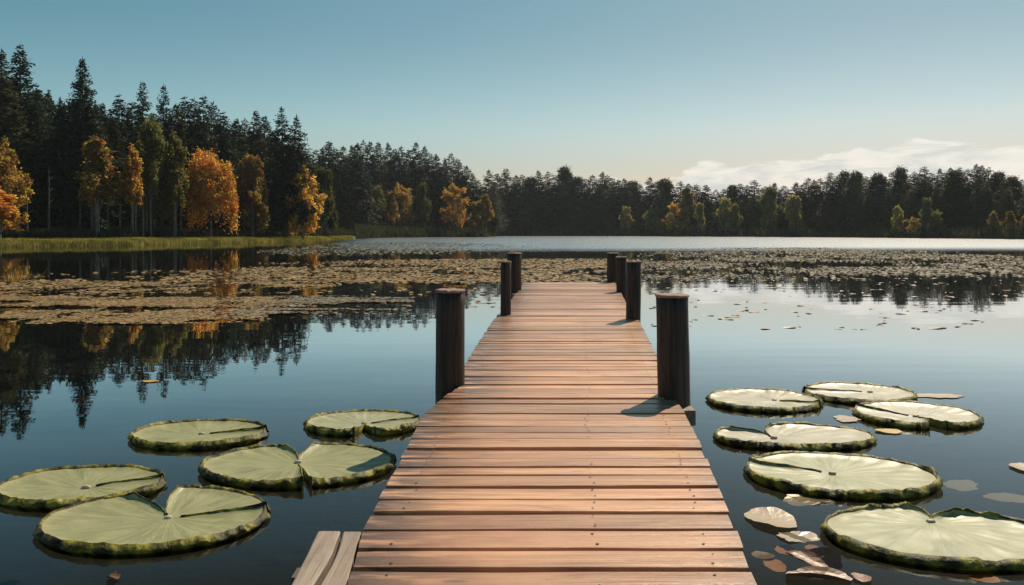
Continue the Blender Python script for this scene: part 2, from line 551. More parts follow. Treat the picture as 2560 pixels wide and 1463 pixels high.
azs = np.linspace(-180, 180, 1081)
sh = shore(azs)
ks = [0.02, 0.2, 0.45, 0.7, 0.85, 0.93, 0.97, 0.99, 1.0]
ds = [0.5, 1.2, 2.5, 5, 9, 15, 25, 40, 70, 110]
rows = [sh * k for k in ks] + [sh + d for d in ds]
V = []
for r in rows:
    d = r - sh
    z = land_z(np.minimum(d, 120)) + np.where(d > 1, 0.12 * (vnoise(r * np.sin(np.radians(azs)) * 0.2, r * np.cos(np.radians(azs)) * 0.2, 2) - 0.5), 0)
    V.append(np.stack([r * np.sin(np.radians(azs)), r * np.cos(np.radians(azs)), z], 1))
V = np.concatenate(V)
n = len(azs)
i, j = np.meshgrid(np.arange(len(rows) - 1), np.arange(n - 1), indexing='ij')
a = (i * n + j).ravel()
F = np.stack([a, a + 1, a + n + 1, a + n], 1)
# close the bed in the middle
V = np.concatenate([V, [[0, 0, -1.5]]])
c0 = len(V) - 1
jj = np.arange(n - 1)
T = np.stack([np.full(n - 1, c0), jj + 1, jj], 1)
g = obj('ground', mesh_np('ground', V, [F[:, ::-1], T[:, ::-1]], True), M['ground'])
tag(g, kind='structure')

S = 420.0
me = mesh_np('lake_water', [(-S, -S, 0), (S, -S, 0), (S, S, 0), (-S, S, 0)], [np.array([[0, 1, 2, 3]])])
tag(obj('lake_water', me, M['water']), kind='structure')

# ------------------------------------------------------------------ the dock
def edge_fn(pts):
    q = np.array([P(x, y, DECK)[:2] for x, y in pts])
    q = q[np.argsort(q[:, 1])]
    return lambda d: np.interp(d, q[:, 1], q[:, 0])


LEFT = edge_fn([(872, 1463), (905, 1330), (985, 1180), (1058, 1040), (1086, 1011), (1153, 962), (1163, 909), (1229, 806), (1273, 755), (1302, 720), (1309, 704)])
RIGHT = edge_fn([(1888, 1463), (1830, 1300), (1745, 1100), (1704, 1018), (1690, 998), (1668, 940), (1649, 902), (1599, 803), (1565, 755), (1546, 720), (1535, 704)])

dock = empty('wooden_dock', (0.3, 9.0, 0), 'long plank dock of pinkish brown boards running out between the lily pads', 'dock')
DL = dock.location.copy()


PLANKS = []


def planks():
    V, F, wear = [], [], []
    y = -8.3
    k = 0
    rnd = random.Random(5)
    while y < 17.45:
        wdt = rnd.uniform(0.112, 0.155)
        gap = rnd.uniform(0.018, 0.032) if y < 7 else rnd.uniform(0.011, 0.022)
        y0, y1 = y, y + wdt
        ym = 0.5 * (y0 + y1)
        jl, jr = rnd.uniform(-0.007, 0.006), rnd.uniform(-0.006, 0.007)
        xl = float(LEFT(ym)) + jl
        xr = float(RIGHT(ym)) + jr
        # the board ends are sawn along the edge line
        dl0, dl1 = float(LEFT(y0)) + jl - xl, float(LEFT(y1)) + jl - xl
        dr0, dr1 = float(RIGHT(y0)) + jr - xr, float(RIGHT(y1)) + jr - xr
        ns = 14
        base = len(V)
        zt = DECK + rnd.uniform(-0.004, 0.003)
        tilt = rnd.uniform(-0.004, 0.004)
        bow = rnd.uniform(-0.005, 0.005)
        sk0, sk1 = rnd.uniform(-0.006, 0.006), rnd.uniform(-0.006, 0.006)
        ph = rnd.uniform(0, 9)
        r = 0.0022
        prof = [(0, -0.034), (0, -r), (r, 0), (0.5, 0.0), (1 - r, 0), (1, -r), (1, -0.034)]
        th = 0.034
        for s in range(ns + 1):
            f = s / ns
            x = xl + (xr - xl) * f
            e0 = y0 + sk0 * (f - .5) + bow * (4 * f * (1 - f)) + 0.004 * (vnoise([x * 3 + ph], [k * 3.1], 4)[0] - .5) * 2
            e1 = y1 + sk1 * (f - .5) + bow * (4 * f * (1 - f)) + 0.004 * (vnoise([x * 3 + ph + 50], [k * 2.7], 6)[0] - .5) * 2
            zz = zt + 0.003 * (vnoise([x * 1.7 + ph], [k], 9)[0] - .5)
            pr = [(e0, zz - th), (e0, zz - r), (e0 + r, zz), (0.5 * (e0 + e1), zz + 0.001 + tilt * 0.2), (e1 - r, zz + tilt), (e1, zz - r + tilt), (e1, zz - th + tilt)]
            wl = max(0.0, 1 - (x - xl) / 0.46) ** 1.1
            wr = max(0.0, 1 - (xr - x) / 0.14) ** 1.5 * 0.5
            for (yy, z_) in pr:
                q = min(1.0, max(0.0, (yy - y0) / wdt))
                xs_ = x + (dl0 + (dl1 - dl0) * q) * (1 - f) + (dr0 + (dr1 - dr0) * q) * f
                V.append((xs_ - DL.x, yy - DL.y, z_ - DL.z)); wear.append(max(wl, wr))
        m_ = 7
        for s in range(ns):
            for q in range(m_):
                q2 = (q + 1) % m_
                a_ = base + s * m_ + q; b_ = base + s * m_ + q2
                F.append((a_, a_ + m_, b_ + m_, b_))
        F.append(tuple(base + q for q in range(m_)))
        F.append(tuple(base + ns * m_ + q for q in reversed(range(m_))))
        PLANKS.append((y0, y1))
        y = y1 + gap
        k += 1
    me = bpy.data.meshes.new('decking')
    me.from_pydata(V, [], F)
    me.update()
    at = me.attributes.new('endwear', 'FLOAT', 'POINT')
    at.data.foreach_set('value', wear)
    return me


obj('decking', planks(), M['deck'], dock)


def nails():
    """dark nail heads in rows over the beams"""
    rn = random.Random(8)
    V, F = [], []
    for (y0, y1) in PLANKS:
        if y0 < 1.5: continue
        for fr_ in (0.09, 0.62, 0.91):
            for yy in (y0 + 0.03, y1 - 0.03):
                if rn.random() < 0.25: continue
                xl, xr = float(LEFT(yy)), float(RIGHT(yy))
                x = xl + (xr - xl) * fr_ + rn.uniform(-0.012, 0.012)
                r_ = rn.uniform(0.004, 0.0065)
                b = len(V)
                for q in range(8):
                    t_ = q / 8 * 2 * math.pi
                    V.append((x + math.cos(t_) * r_ - DL.x, yy + math.sin(t_) * r_ - DL.y, DECK + 0.004))
                F.append(tuple(range(b, b + 8)))
    me = bpy.data.meshes.new('nail_heads'); me.from_pydata(V, [], F); me.update()
    return me


M['nail'] = bpy.data.materials.new('rusty_nail'); M['nail'].use_nodes = True
_t = NT(M['nail'].node_tree)
finish(_t, principled(_t, (0.035, 0.018, 0.012), 0.6).outputs[0])
tag(obj('nail_heads', nails(), M['nail'], dock), kind='stuff')


def box_pts(V, F, c0, c1):
    b = len(V)
    x0, y0, z0 = c0; x1, y1, z1 = c1
    V += [(x0, y0, z0), (x1, y0, z0), (x1, y1, z0), (x0, y1, z0), (x0, y0, z1), (x1, y0, z1), (x1, y1, z1), (x0, y1, z1)]
    F += [(b, b + 3, b + 2, b + 1), (b + 4, b + 5, b + 6, b + 7), (b, b + 1, b + 5, b + 4), (b + 1, b + 2, b + 6, b + 5), (b + 2, b + 3, b + 7, b + 6), (b + 3, b, b + 4, b + 7)]


def beam(side):
    """a long beam under the board ends, following the dock"""
    fn = LEFT if side < 0 else RIGHT
    V, F = [], []
    ys = np.linspace(-8.2, 17.35, 60)
    for yy in ys:
        # smooth the edge over a metre so that the beam does not follow every notch
        e = float(np.mean([fn(yy + o) for o in np.linspace(-1.2, 1.2, 9)])) + (0.17 if side < 0 else -0.17)
        for (dx, z_) in ((-0.04, 0.20), (0.04, 0.20), (0.04, 0.352), (-0.04, 0.352)):
            V.append((e + dx - DL.x, yy - DL.y, z_))
    for s in range(len(ys) - 1):
        for q in range(4):
            q2 = (q + 1) % 4
            F.append((s * 4 + q, s * 4 + q2, s * 4 + 4 + q2, s * 4 + 4 + q))
    F.append((3, 2, 1, 0)); e_ = (len(ys) - 1) * 4; F.append((e_, e_ + 1, e_ + 2, e_ + 3))
    me = bpy.data.meshes.new('stringer'); me.from_pydata(V, [], F); me.update()
    return me


for s_ in (-1, 1):
    obj('stringer', beam(s_), M['beam'], dock)


def cross_beam(x0, x1, y, sag=0.0):
    V, F = [], []
    box_pts(V, F, (x0 - DL.x, y - 0.07 - DL.y, 0.245), (x1 - DL.x, y + 0.07 - DL.y, 0.347))
    me = bpy.data.meshes.new('cross_beam'); me.from_pydata(V, [], F); me.update()
    o = obj('cross_beam', me, M['grey_board'], dock)
    bv = o.modifiers.new('soft_edges', 'BEVEL'); bv.width = 0.008; bv.segments = 2
    return o


def piling(x, y, r, ztop, seed, squash=1.0):
    rn = np.random.default_rng(seed)
    N = 28
    zs = np.concatenate([[-1.45, -0.6, -0.05], np.linspace(0.0, ztop - 0.016, 12)])
    V, F = [], []
    th = np.arange(N) / N * 2 * np.pi
    lob = 1 + 0.02 * np.sin(th * 3 + rn.uniform(0, 6)) + 0.012 * rn.normal(size=N)
    lean = rn.normal(size=2) * 0.012
    for z_ in zs:
        rr = r * lob * (1.02 - 0.03 * (z_ / ztop)) * (1 + 0.008 * rn.normal())
        for k_ in range(N):
            V.append((math.cos(th[k_]) * rr[k_] + lean[0] * z_, math.sin(th[k_]) * rr[k_] * squash + lean[1] * z_, z_))
    for s in range(len(zs) - 1):
        for q in range(N):
            q2 = (q + 1) % N
            F.append((s * N + q, s * N + q2, s * N + N + q2, s * N + N + q))
    F.append(tuple(range((len(zs) - 1) * N, len(zs) * N)))
    me = bpy.data.meshes.new('piling'); me.from_pydata(V, [], F); me.update()
    me.polygons.foreach_set('use_smooth', np.array([len(p.vertices) == 4 for p in me.polygons]))
    o = obj('piling', me, M['piling'], dock)
    o.location = (x - DL.x, y - DL.y, -DL.z)
    # the sawn, splayed top
    V, F = [], []
    lob2 = 1 + 0.018 * rn.normal(size=N)
    dz = 0.0025 * rn.normal(size=N)
    tops = [(-0.018, 0.99, 0), (-0.010, 1.045, 0.3), (-0.002, 1.05, 1), (0.003, 1.0, 1), (0.005, 0.6, 0.6)]
    for z_, k_, w_ in tops:
        for q in range(N):
            rr = r * k_ * (1 + (lob2[q] - 1) * min(1, w_ + .3))
            V.append((math.cos(th[q]) * rr + lean[0] * ztop, math.sin(th[q]) * rr * squash + lean[1] * ztop, ztop + z_ + dz[q] * w_))
    for s in range(len(tops) - 1):
        for q in range(N):
            q2 = (q + 1) % N
            F.append((s * N + q, s * N + q2, s * N + N + q2, s * N + N + q))
    F.append(tuple(range((len(tops) - 1) * N, len(tops) * N)))
    me = bpy.data.meshes.new('piling_top'); me.from_pydata(V, [], F); me.update()
    obj('piling_top', me, M['cap'], o)
    return o


piling(-0.450, 5.78, 0.104, 1.080, 1)
piling(1.095, 5.37, 0.108, 1.078, 2)
piling(1.525, 10.10, 0.093, 1.13, 3)
piling(2.04, 14.75, 0.10, 1.04, 4)
piling(2.21, 17.55, 0.125, 1.04, 5)
piling(-0.085, 10.60, 0.068, 1.11, 6)
piling(0.045, 15.2, 0.135, 1.10, 7)
cross_beam(-0.50, 1.19, 5.24)
cross_beam(-0.12, 1.60, 10.3)
cross_beam(0.0, 2.15, 14.9)
cross_beam(0.12, 2.2, 17.2)
cross_beam(-0.60, 0.90, 1.0)
cross_beam(-0.55, 0.80, -4.0)

# the grey two-board platform at the side
plat = empty('side_platform', (-0.62, 1.4, 0), 'low weathered grey platform of two lengthwise boards beside the dock', 'platform')
PL = plat.location.copy()


def long_board(pts, z):
    """pts: left and right x at a list of y"""
    V, F = [], []
    for (yy, a_, b_) in pts:
        for (x_, z_) in ((a_, z - 0.04), (a_, z - 0.004), (a_ + 0.005, z), (b_ - 0.005, z), (b_, z - 0.004), (b_, z - 0.04)):
            V.append((x_ - PL.x, yy - PL.y, z_))
    for s in range(len(pts) - 1):
        for q in range(6):
            q2 = (q + 1) % 6
            F.append((s * 6 + q, s * 6 + q2, s * 6 + 6 + q2, s * 6 + 6 + q))
    F.append((5, 4, 3, 2, 1, 0)); e_ = (len(pts) - 1) * 6; F.append(tuple(e_ + q for q in range(6)))
    me = bpy.data.meshes.new('board'); me.from_pydata(V, [], F); me.update()
    return me


PZ = 0.385
def pe(px, py):
    return P(px, py, PZ)
rowsA, rowsB = [], []
for (py, xa, xb, xc, xd) in ((1328, 795, 851, 858, 908), (1356, 781, 840, 851, 902), (1385, 768, 829, 841, 896), (1415, 752, 813, 827, 889), (1440, 739, 796, 812, 880), (1463, 727, 782, 799, 872), (1600, 655, 705, 722, 823), (2300, 270, 350, 385, 560), (3600, -500, -350, -300, 90)):
    q = [pe(x_, py) for x_ in (xa, xb, xc, xd)]
    rowsA.append((q[0][1], q[0][0], q[1][0])); rowsB.append((q[2][1], q[2][0], min(q[3][0], float(LEFT(q[2][1])) - 0.012)))
obj('board', long_board(rowsA, PZ), M['grey_board'], plat)
obj('board', long_board(rowsB, PZ - 0.002), M['grey_board'], plat)
for yy in (2.72, 1.7):
    V, F = [], []
    box_pts(V, F, (-0.74 - PL.x, yy - 0.04 - PL.y, 0.25), (-0.53 - PL.x, yy + 0.04 - PL.y, PZ - 0.043))
    me = bpy.data.meshes.new('bearer'); me.from_pydata(V, [], F); me.update()
    obj('bearer', me, M['beam'], plat)
    V, F = [], []
    box_pts(V, F, (-0.70 - PL.x, yy - 0.035 - PL.y, -1.45), (-0.63 - PL.x, yy + 0.035 - PL.y, 0.248))
    me = bpy.data.meshes.new('leg'); me.from_pydata(V, [], F); me.update()
    obj('leg', me, M['beam'], plat)

# ------------------------------------------------------------------ giant lily pads
def giant_pad(label, bbox, boss, cuts, blade, rimh=0.06, seed=0, tilt=0.0, rim_gap=()):
    x0, x1, y0, y1 = bbox
    rimh = rimh * 0.74
    Df = P(0, y1, 0.0)[1]; Db = P(0, y0, rimh * 0.9)[1]
    yc = 0.5 * (Df + Db); ry = 0.5 * (Db - Df)
    xl = (x0 - 1280) / FPX * yc; xr = (x1 - 1280) / FPX * yc
    xc = 0.5 * (xl + xr); rx = 0.5 * (xr - xl)
    rx -= 0.03; ry -= 0.03
    B = np.array(P(*boss, 0.02)[:2])
    rn = np.random.default_rng(seed + 100)
    root = empty('giant_lily_pad', (B[0], B[1], 0), label, 'lily pad', 'giant lily pads beside the dock')
    ct, stt = math.cos(tilt), math.sin(tilt)

    def R(th):
        """from the boss to the edge of the ellipse"""
        dx, dy = math.cos(th), math.sin(th)
        ox, oy = B[0] - xc, B[1] - yc
        px_, py_ = (ox * ct + oy * stt) / rx, (-ox * stt + oy * ct) / ry
        qx, qy = (dx * ct + dy * stt) / rx, (-dx * stt + dy * ct) / ry
        a_ = qx * qx + qy * qy; b_ = 2 * (px_ * qx + py_ * qy); c_ = px_ * px_ + py_ * py_ - 1
        return (-b_ + math.sqrt(max(b_ * b_ - 4 * a_ * c_, 1e-9))) / (2 * a_)

    cs = []
    for (cx, cy, wid, reach) in cuts:
        q = P(cx, cy, 0.02)
        cs.append((math.atan2(q[1] - B[1], q[0] - B[0]), wid, reach))
    cs.sort()
    if not cs:
        cs = [(0.0, 0.0, 1.0)]
    V, F, UV = [], [], []
    RV, RF = [], []
    nr = 16
    Rm = 0.5 * (rx + ry)
    phase = rn.uniform(0, 6)
    for k_ in range(len(cs)):
        a_, wa, ra = cs[k_]
        b_, wb, rb = cs[(k_ + 1) % len(cs)]
        if b_ <= a_ + 1e-6:
            b_ += 2 * math.pi
        nt_ = max(6, int((b_ - a_) / math.radians(1.3)))
        base = len(V)
        outer = []
        for i_ in range(nr + 1):
            f = max(i_ / nr, 0.012)
            # the slit starts at (1 - reach) of the radius
            def half(wd, reach):
                g_ = max(0.0, (f - (1 - reach)) / max(reach, 1e-3))
                return wd * 1.6 * g_ ** 2.0 if wd >= 0.045 else wd * g_ ** 1.15
            for j_ in range(nt_ + 1):
                u = j_ / nt_
                th = a_ + (b_ - a_) * u
                Rr = R(th)
                # lobes rounded off beside an open notch
                rc = 0.0
                if wa >= 0.045: rc = max(rc, math.exp(-((u * (b_ - a_) * Rm) / 0.085) ** 1.3))
                if wb >= 0.045: rc = max(rc, math.exp(-(((1 - u) * (b_ - a_) * Rm) / 0.085) ** 1.3))
                r = Rr * f * (1 - 0.13 * rc)
                la = half(wa, ra); lb = half(wb, rb)
                da = la / max(r, 0.01) * (1 - u) ** 4; db = lb / max(r, 0.01) * u ** 4
                th2 = th + min(da, 0.6) - min(db, 0.6)
                # distances to the slit sides, for the raised lip
                s1 = r * (th2 - a_); s2 = r * (b_ - th2)
                lip = 0
                if wa > 0: lip += 0.022 * math.exp(-max(s1 - la, 0) / 0.022) * min(1, f * 2.0)
                if wb > 0: lip += 0.022 * math.exp(-max(s2 - lb, 0) / 0.022) * min(1, f * 2.0)
                x_, y_ = math.cos(th2) * r, math.sin(th2) * r
                rip_ = 0.0012 * math.sin(th2 * 27 + phase + 3 * f) * f + 0.012 * (vnoise([x_ * 9 + seed * 7], [y_ * 9], 3)[0] - .5)
                z_ = 0.018 + 0.010 * f * f + lip * 0.8 + rip_ + 0.010 * max(0, f - 0.9) / 0.1
                V.append((x_, y_, z_)); UV.append((th2 / (2 * math.pi), f))
                if i_ == nr:
                    outer.append((th2, r, z_, u))
        w_ = nt_ + 1
        for i_ in range(nr):
            for j_ in range(nt_):
                p_ = base + i_ * w_ + j_
                F.append((p_, p_ + w_, p_ + w_ + 1, p_ + 1))
        # rim of this sector, scalloped, taller in places
        rb0 = len(RV)
        nrow = 7
        span = (b_ - a_)
        for (th2, r, z_, u) in outer:
            arc = th2 * Rm
            sc = abs(math.sin(arc / 0.085 * math.pi / 2 + phase + 2.5 * vnoise([arc * 2], [seed], 4)[0]))
            amp = vnoise([arc * 3 + 3 * seed], [seed * 5.1], 17)[0]
            hh = rimh * (0.52 + 0.42 * sc * amp + 0.50 * (vnoise([arc * 4 + seed], [seed * 3.3], 7)[0] - .5) + 1.0 * (vnoise([arc * 40], [seed * 1.7], 8)[0] - .5) * vnoise([arc * 6], [seed * 2.9], 9)[0])
            endf = min(1.0, min(u, 1 - u) * span * Rm / 0.10) if (wa + wb) > 0 else 1.0
            hh = hh * (0.55 + 0.45 * endf)
            bul = 0.012 * sc + 0.006 * (vnoise([arc * 25 + 9], [seed], 5)[0] - .5)
            ri = vnoise([arc * 40], [seed * 2.1], 12)[0] * 0.012
            prof = [(-0.006, z_), (0.006, z_ + hh * 0.40), (0.013 + bul * .6, hh), (0.017 + bul * .8 + ri * .3, hh - 0.002), (0.021 + bul * 1.2, hh * 0.5), (0.012 + bul, 0.008), (0.0, -0.025)]
            for (dr, zz) in prof:
                RV.append((math.cos(th2) * (r + dr), math.sin(th2) * (r + dr), zz))
        for j_ in range(len(outer) - 1):
            for q in range(nrow - 1):
                p_ = rb0 + j_ * nrow + q
                RF.append((p_, p_ + 1, p_ + nrow + 1, p_ + nrow))
        RF.append(tuple(rb0 + q for q in range(nrow))); e_ = rb0 + (len(outer) - 1) * nrow
        RF.append(tuple(e_ + q for q in reversed(range(nrow))))
        # lips along both sides of the slit, as thin turned-up walls
        for side_j, wd in ((0, wa), (nt_, wb)):
            if wd <= 0:
                continue
            l0 = len(RV)
            for i_ in range(2, nr + 1):
                vx, vy, vz = V[base + i_ * w_ + side_j]
                tx, ty = -vy, vx
                ln = math.hypot(tx, ty) + 1e-6
                sg = -1 if side_j == 0 else 1
                ox_, oy_ = tx / ln * sg, ty / ln * sg
                hh = 0.016 * (0.6 + 0.8 * vnoise([i_ * 0.8], [seed + side_j], 2)[0])
                RV += [(vx, vy, vz - 0.002), (vx + ox_ * 0.004, vy + oy_ * 0.004, vz + hh * .5), (vx + ox_ * 0.009, vy + oy_ * 0.009, vz + hh * .4), (vx + ox_ * 0.008, vy + oy_ * 0.008, -0.02)]
            for i_ in range(nr - 2):
                for q in range(3):
                    p_ = l0 + i_ * 4 + q
                    f_ = (p_, p_ + 4, p_ + 5, p_ + 1)
                    RF.append(f_ if side_j == 0 else f_[::-1])
    me = bpy.data.meshes.new('leaf_blade'); me.from_pydata(V, [], F); me.update()
    uvl = me.uv_layers.new(name='polar')
    vi = np.empty(len(me.loops), dtype=np.int32); me.loops.foreach_get('vertex_index', vi)
    uvl.data.foreach_set('uv', np.array(UV, dtype=np.float32)[vi].ravel())
    me.polygons.foreach_set('use_smooth', np.ones(len(me.polygons), dtype=bool))
    obj('leaf_blade', me, M[blade], root)
    me = bpy.data.meshes.new('rim'); me.from_pydata(RV, [], RF); me.update()
    me.polygons.foreach_set('use_smooth', np.ones(len(me.polygons), dtype=bool))
    obj('rim', me, M['rim'], root)
    # the little knob where the stalk meets the leaf
    V, F = [], []
    N = 10
    for (k1, rr, zz) in ((0, 1.0, -0.2), (1, 1.05, 0.4), (2, 0.75, 0.85), (3, 0.3, 1.05)):
        for q in range(N):
            t_ = q / N * 2 * math.pi
            V.append((math.cos(t_) * rr * 0.024 * (1 + 0.12 * rn.normal()), math.sin(t_) * rr * 0.017, 0.018 + zz * 0.018))
    for k1 in range(3):
        for q in range(N):
            q2 = (q + 1) % N
            F.append((k1 * N + q, k1 * N + q2, k1 * N + N + q2, k1 * N + N + q))
    F.append(tuple(range(3 * N, 4 * N)))
    me = bpy.data.meshes.new('stalk_knob'); me.from_pydata(V, [], F); me.update()
    obj('stalk_knob', me, M['bud'], root)
    return root


giant_pad('sage lily pad with one dark slit, behind the pad split into two lobes', (330, 669, 1047, 1126), (505, 1086), [(648, 1080, 0.030, 0.97)], 'pad_green', 0.065, 1)
giant_pad('pale lily pad touching the dock edge, split at its front and side', (760, 1056, 1023, 1094), (911, 1060), [(1045, 1052, 0.028, 1.0), (911, 1092, 0.05, 0.9)], 'pad_mid', 0.065, 2)
giant_pad('sage lily pad split into two round lobes by notches at its back and front', (504, 989, 1103, 1224), (745, 1157), [(751, 1112, 0.06, 1.0), (768, 1211, 0.028, 0.95)], 'pad_green', 0.070, 3)
giant_pad('sage lily pad with one long dark slit, cut off by the photo edge', (-2, 408, 1159, 1276), (216, 1220), [(389, 1204, 0.026, 0.97)], 'pad_green', 0.070, 4)
giant_pad('large sage lily pad with open back notch, nearest the grey two-board platform', (117, 669, 1215, 1392), (421, 1297), [(389, 1238, 0.075, 1.0), (643, 1279, 0.022, 0.97)], 'pad_green', 0.060, 5)
giant_pad('silvery oval lily pad without long slit, closest to the tall dark piling', (1768, 2052, 972, 1034), (1936, 1002), [(2037, 1012, 0.035, 0.45)], 'pad_pale', 0.055, 6)
giant_pad('silvery lily pad at the very back with pale scum streak beside it', (2011, 2283, 957, 1014), (2175, 981), [(2052, 979, 0.030, 0.95)], 'pad_pale', 0.055, 7)
giant_pad('silvery lily pad cut in two by a slanting slit, yellow leaf before it', (2141, 2443, 1004, 1077), (2290, 1042), [(2182, 1027, 0.028, 0.95), (2350, 1066, 0.045, 0.95)], 'pad_pale', 0.055, 8)
giant_pad('silvery lily pad with a wide wedge notch at its back facing the dock', (1783, 2178, 1054, 1128), (1935, 1095), [(1868, 1070, 0.12, 1.0)], 'pad_pale', 0.055, 9)
giant_pad('big silvery green lily pad with brown knob and long fold to its rim', (1866, 2333, 1128, 1252), (2081, 1185), [(1902, 1166, 0.026, 0.95)], 'pad_mid', 0.062, 10, -0.12)
giant_pad('largest silvery green lily pad with open notch, cut off by the photo edge', (2059, 2650, 1252, 1432), (2328, 1306), [(2322, 1262, 0.075, 1.0)], 'pad_mid', 0.072, 11, -0.08)

# ------------------------------------------------------------------ single floating leaves
def leaf_mesh(name, L, Wd, seed, curl=0.02, ns=16, notch=0.0, rag=0.4):
    """an irregular thin leaf, a little cupped, with real thickness"""
    rn = np.random.default_rng(seed)
    ph = rn.uniform(0, 6, 4)
    V, F = [], []
    rings = (0.0, 0.35, 0.7, 1.0)
    for side in (1, 0):
        for f in rings[1:]:
            for q in range(ns):
                t_ = q / ns * 2 * math.pi
                k_ = 0.94 + rag * (0.16 * math.sin(2 * t_ + ph[0]) + 0.10 * math.sin(3 * t_ + ph[1]) + 0.09 * math.sin(7 * t_ + ph[2]) + 0.06 * math.sin(13 * t_ + ph[3]))
                if notch and abs((t_ - 2.0)) < 0.25: k_ *= 1 - notch
                x_ = math.cos(t_) * L * 0.5 * k_ * f; y_ = math.sin(t_) * Wd * 0.5 * k_ * f
                z_ = 0.004 + curl * f * f * (0.5 + 0.5 * math.sin(2 * t_ + ph[3])) + (0.003 if side else 0)
                V.append((x_, y_, z_))
    n_ = len(V) // 2
    for side, off in ((1, 0), (0, n_)):
        V.append((0, 0, 0.007 if side else 0.004))
        c_ = len(V) - 1
        for q in range(ns):
            q2 = (q + 1) % ns
            tri = (c_, off + q, off + q2)
            F.append(tri if side else tri[::-1])
            for k1 in range(2):
                f_ = (off + k1 * ns + q, off + k1 * ns + ns + q, off + k1 * ns + ns + q2, off + k1 * ns + q2)
                F.append(f_ if side else f_[::-1])
    for q in range(ns):
        q2 = (q + 1) % ns
        F.append((2 * ns + q, n_ + 2 * ns + q, n_ + 2 * ns + q2, 2 * ns + q2))
    me = bpy.data.meshes.new(name); me.from_pydata(V, [], F); me.update()
    return me


def float_leaf(name, label, cat, bbox, mat, seed, z=0.0, curl=0.015, rot=0.0, notch=0.0, group=None, rag=0.4):
    x0, x1, y0, y1 = bbox
    yc = P(0, 0.5 * (y0 + y1), z)[1]
    dep = P(0, y0, z)[1] - P(0, y1, z)[1]
    xc = (0.5 * (x0 + x1) - 1280) / FPX * yc
    wid = (x1 - x0) / FPX * yc
    o = obj(name, leaf_mesh(name, wid, dep, seed, curl, 36, notch, rag), M[mat])
    o.location = (xc, yc, z); o.rotation_euler = (0, 0, rot)
    return tag(o, label, cat, group)


float_leaf('dead_lily_leaf', 'small pale translucent lily leaf with a dark hole, beside the dock boards', 'leaf', (1866, 1990, 1274, 1328), 'leaf_pale', 1, 0, 0.018, rag=0.35)
float_leaf('dead_lily_leaf', 'pinkish white torn leaf lying on the water in front of the holed pale leaf', 'leaf', (1946, 2038, 1330, 1364), 'leaf_pale', 2, -0.008, 0.010, rag=0.9)
float_leaf('dead_lily_leaf', 'whitish foamy leaf patch under the front rim of the big pad with the fold', 'leaf', (1956, 2078, 1240, 1270), 'leaf_pale', 3, -0.012, 0.010, rag=0.7)
float_leaf('drowned_leaf', 'round orange leaf floating just in front of the pinkish torn leaf', 'leaf', (1934, 1994, 1367, 1392), 'leaf_orange', 4, -0.035, 0.004)
float_leaf('drowned_leaf', 'reddish orange leaf half tucked behind the brown folded leaf', 'leaf', (1908, 1966, 1400, 1434), 'leaf_orange', 5, -0.035, 0.004)
float_leaf('drowned_leaf', 'small reddish sunken leaf between the round orange leaf and the largest pad', 'leaf', (2010, 2052, 1366, 1384), 'leaf_orange', 21, -0.02, 0.004)
float_leaf('drowned_leaf', 'dim brown sunken leaf by the boards behind the round orange leaf', 'leaf', (1880, 1936, 1382, 1404), 'leaf_brown', 22, -0.03, 0.004)
float_leaf('drowned_leaf', 'reddish sunken leaf under the front of the largest pad at the photo bottom', 'leaf', (2420, 2500, 1440, 1462), 'leaf_orange', 23, -0.02, 0.004)
float_leaf('dead_lily_leaf', 'small dull leaf at the tip of the brown folded leaf', 'leaf', (2130, 2176, 1436, 1460), 'leaf_brown', 6, 0, 0.006)
float_leaf('yellow_leaf', 'thin yellow leaf floating before the pad cut by a slanting slit', 'leaf', (2188, 2254, 1074, 1086), 'leaf_yellow', 7, 0, 0.006)
float_leaf('scum_patch', 'pale scum streak beside the farthest silvery pad', 'scum', (2283, 2402, 985, 998), 'leaf_pale', 8, -0.002, 0.003, rag=1.0)
float_leaf('scum_patch', 'pale scum streak between the pad with the wedge notch and the slit pad', 'scum', (2081, 2152, 1042, 1057), 'leaf_pale', 9, -0.002, 0.003, rag=1.0)
float_leaf('drowned_leaf', 'long greyish sunken leaf trailing behind the largest pad', 'leaf', (2345, 2460, 1204, 1228), 'leaf_pale', 10, -0.06, 0.002, 0.45, rag=0.8)
float_leaf('drowned_leaf', 'broad greyish sunken leaf at the very edge of the photo behind the largest pad', 'leaf', (2465, 2580, 1234, 1262), 'leaf_pale', 11, -0.06, 0.002, -0.30, rag=0.5)
float_leaf('dead_lily_leaf', 'pale ringed leaf at the edge of the photo above the sunken leaves', 'leaf', (2534, 2590, 1158, 1188), 'leaf_pale', 12, 0, 0.006)
float_leaf('yellow_twig', 'thin yellow twig floating alone on the reflection of the spruce tops', 'twig', (355, 398, 952, 957), 'leaf_yellow', 13, 0, 0.004)
float_leaf('seed_tuft', 'tiny brown seed tuft floating in front of the large sage pad', 'tuft', (266, 300, 1440, 1456), 'leaf_brown', 14, 0, 0.02)

# the brown folded dead leaf: two blades hinged on a ridge
fold = empty('folded_dead_leaf', P(2042, 1432), 'curled pinkish brown dead lily leaf folded along its rib, beside the dock boards', 'leaf')
for k_, (bb, cu, dy) in enumerate((((1960, 2112, 1397, 1438), 0.05, 0.035), ((1958, 2136, 1420, 1474), 0.03, -0.03))):
    x0, x1, y0, y1 = bb
    yc = P(0, 0.5 * (y0 + y1))[1]
    me = leaf_mesh('leaf_half', (x1 - x0) / FPX * yc, 0.12, 40 + k_, cu, 26)
    o = obj('leaf_half', me, M['leaf_brown'], fold)
    o.location = ((0.5 * (x0 + x1) - 1280) / FPX * yc - fold.location.x, yc - fold.location.y + dy * .3, 0.004 + 0.012 * (1 - k_))
    o.rotation_euler = (0.35 if k_ == 0 else -0.12, 0.05, -0.12)

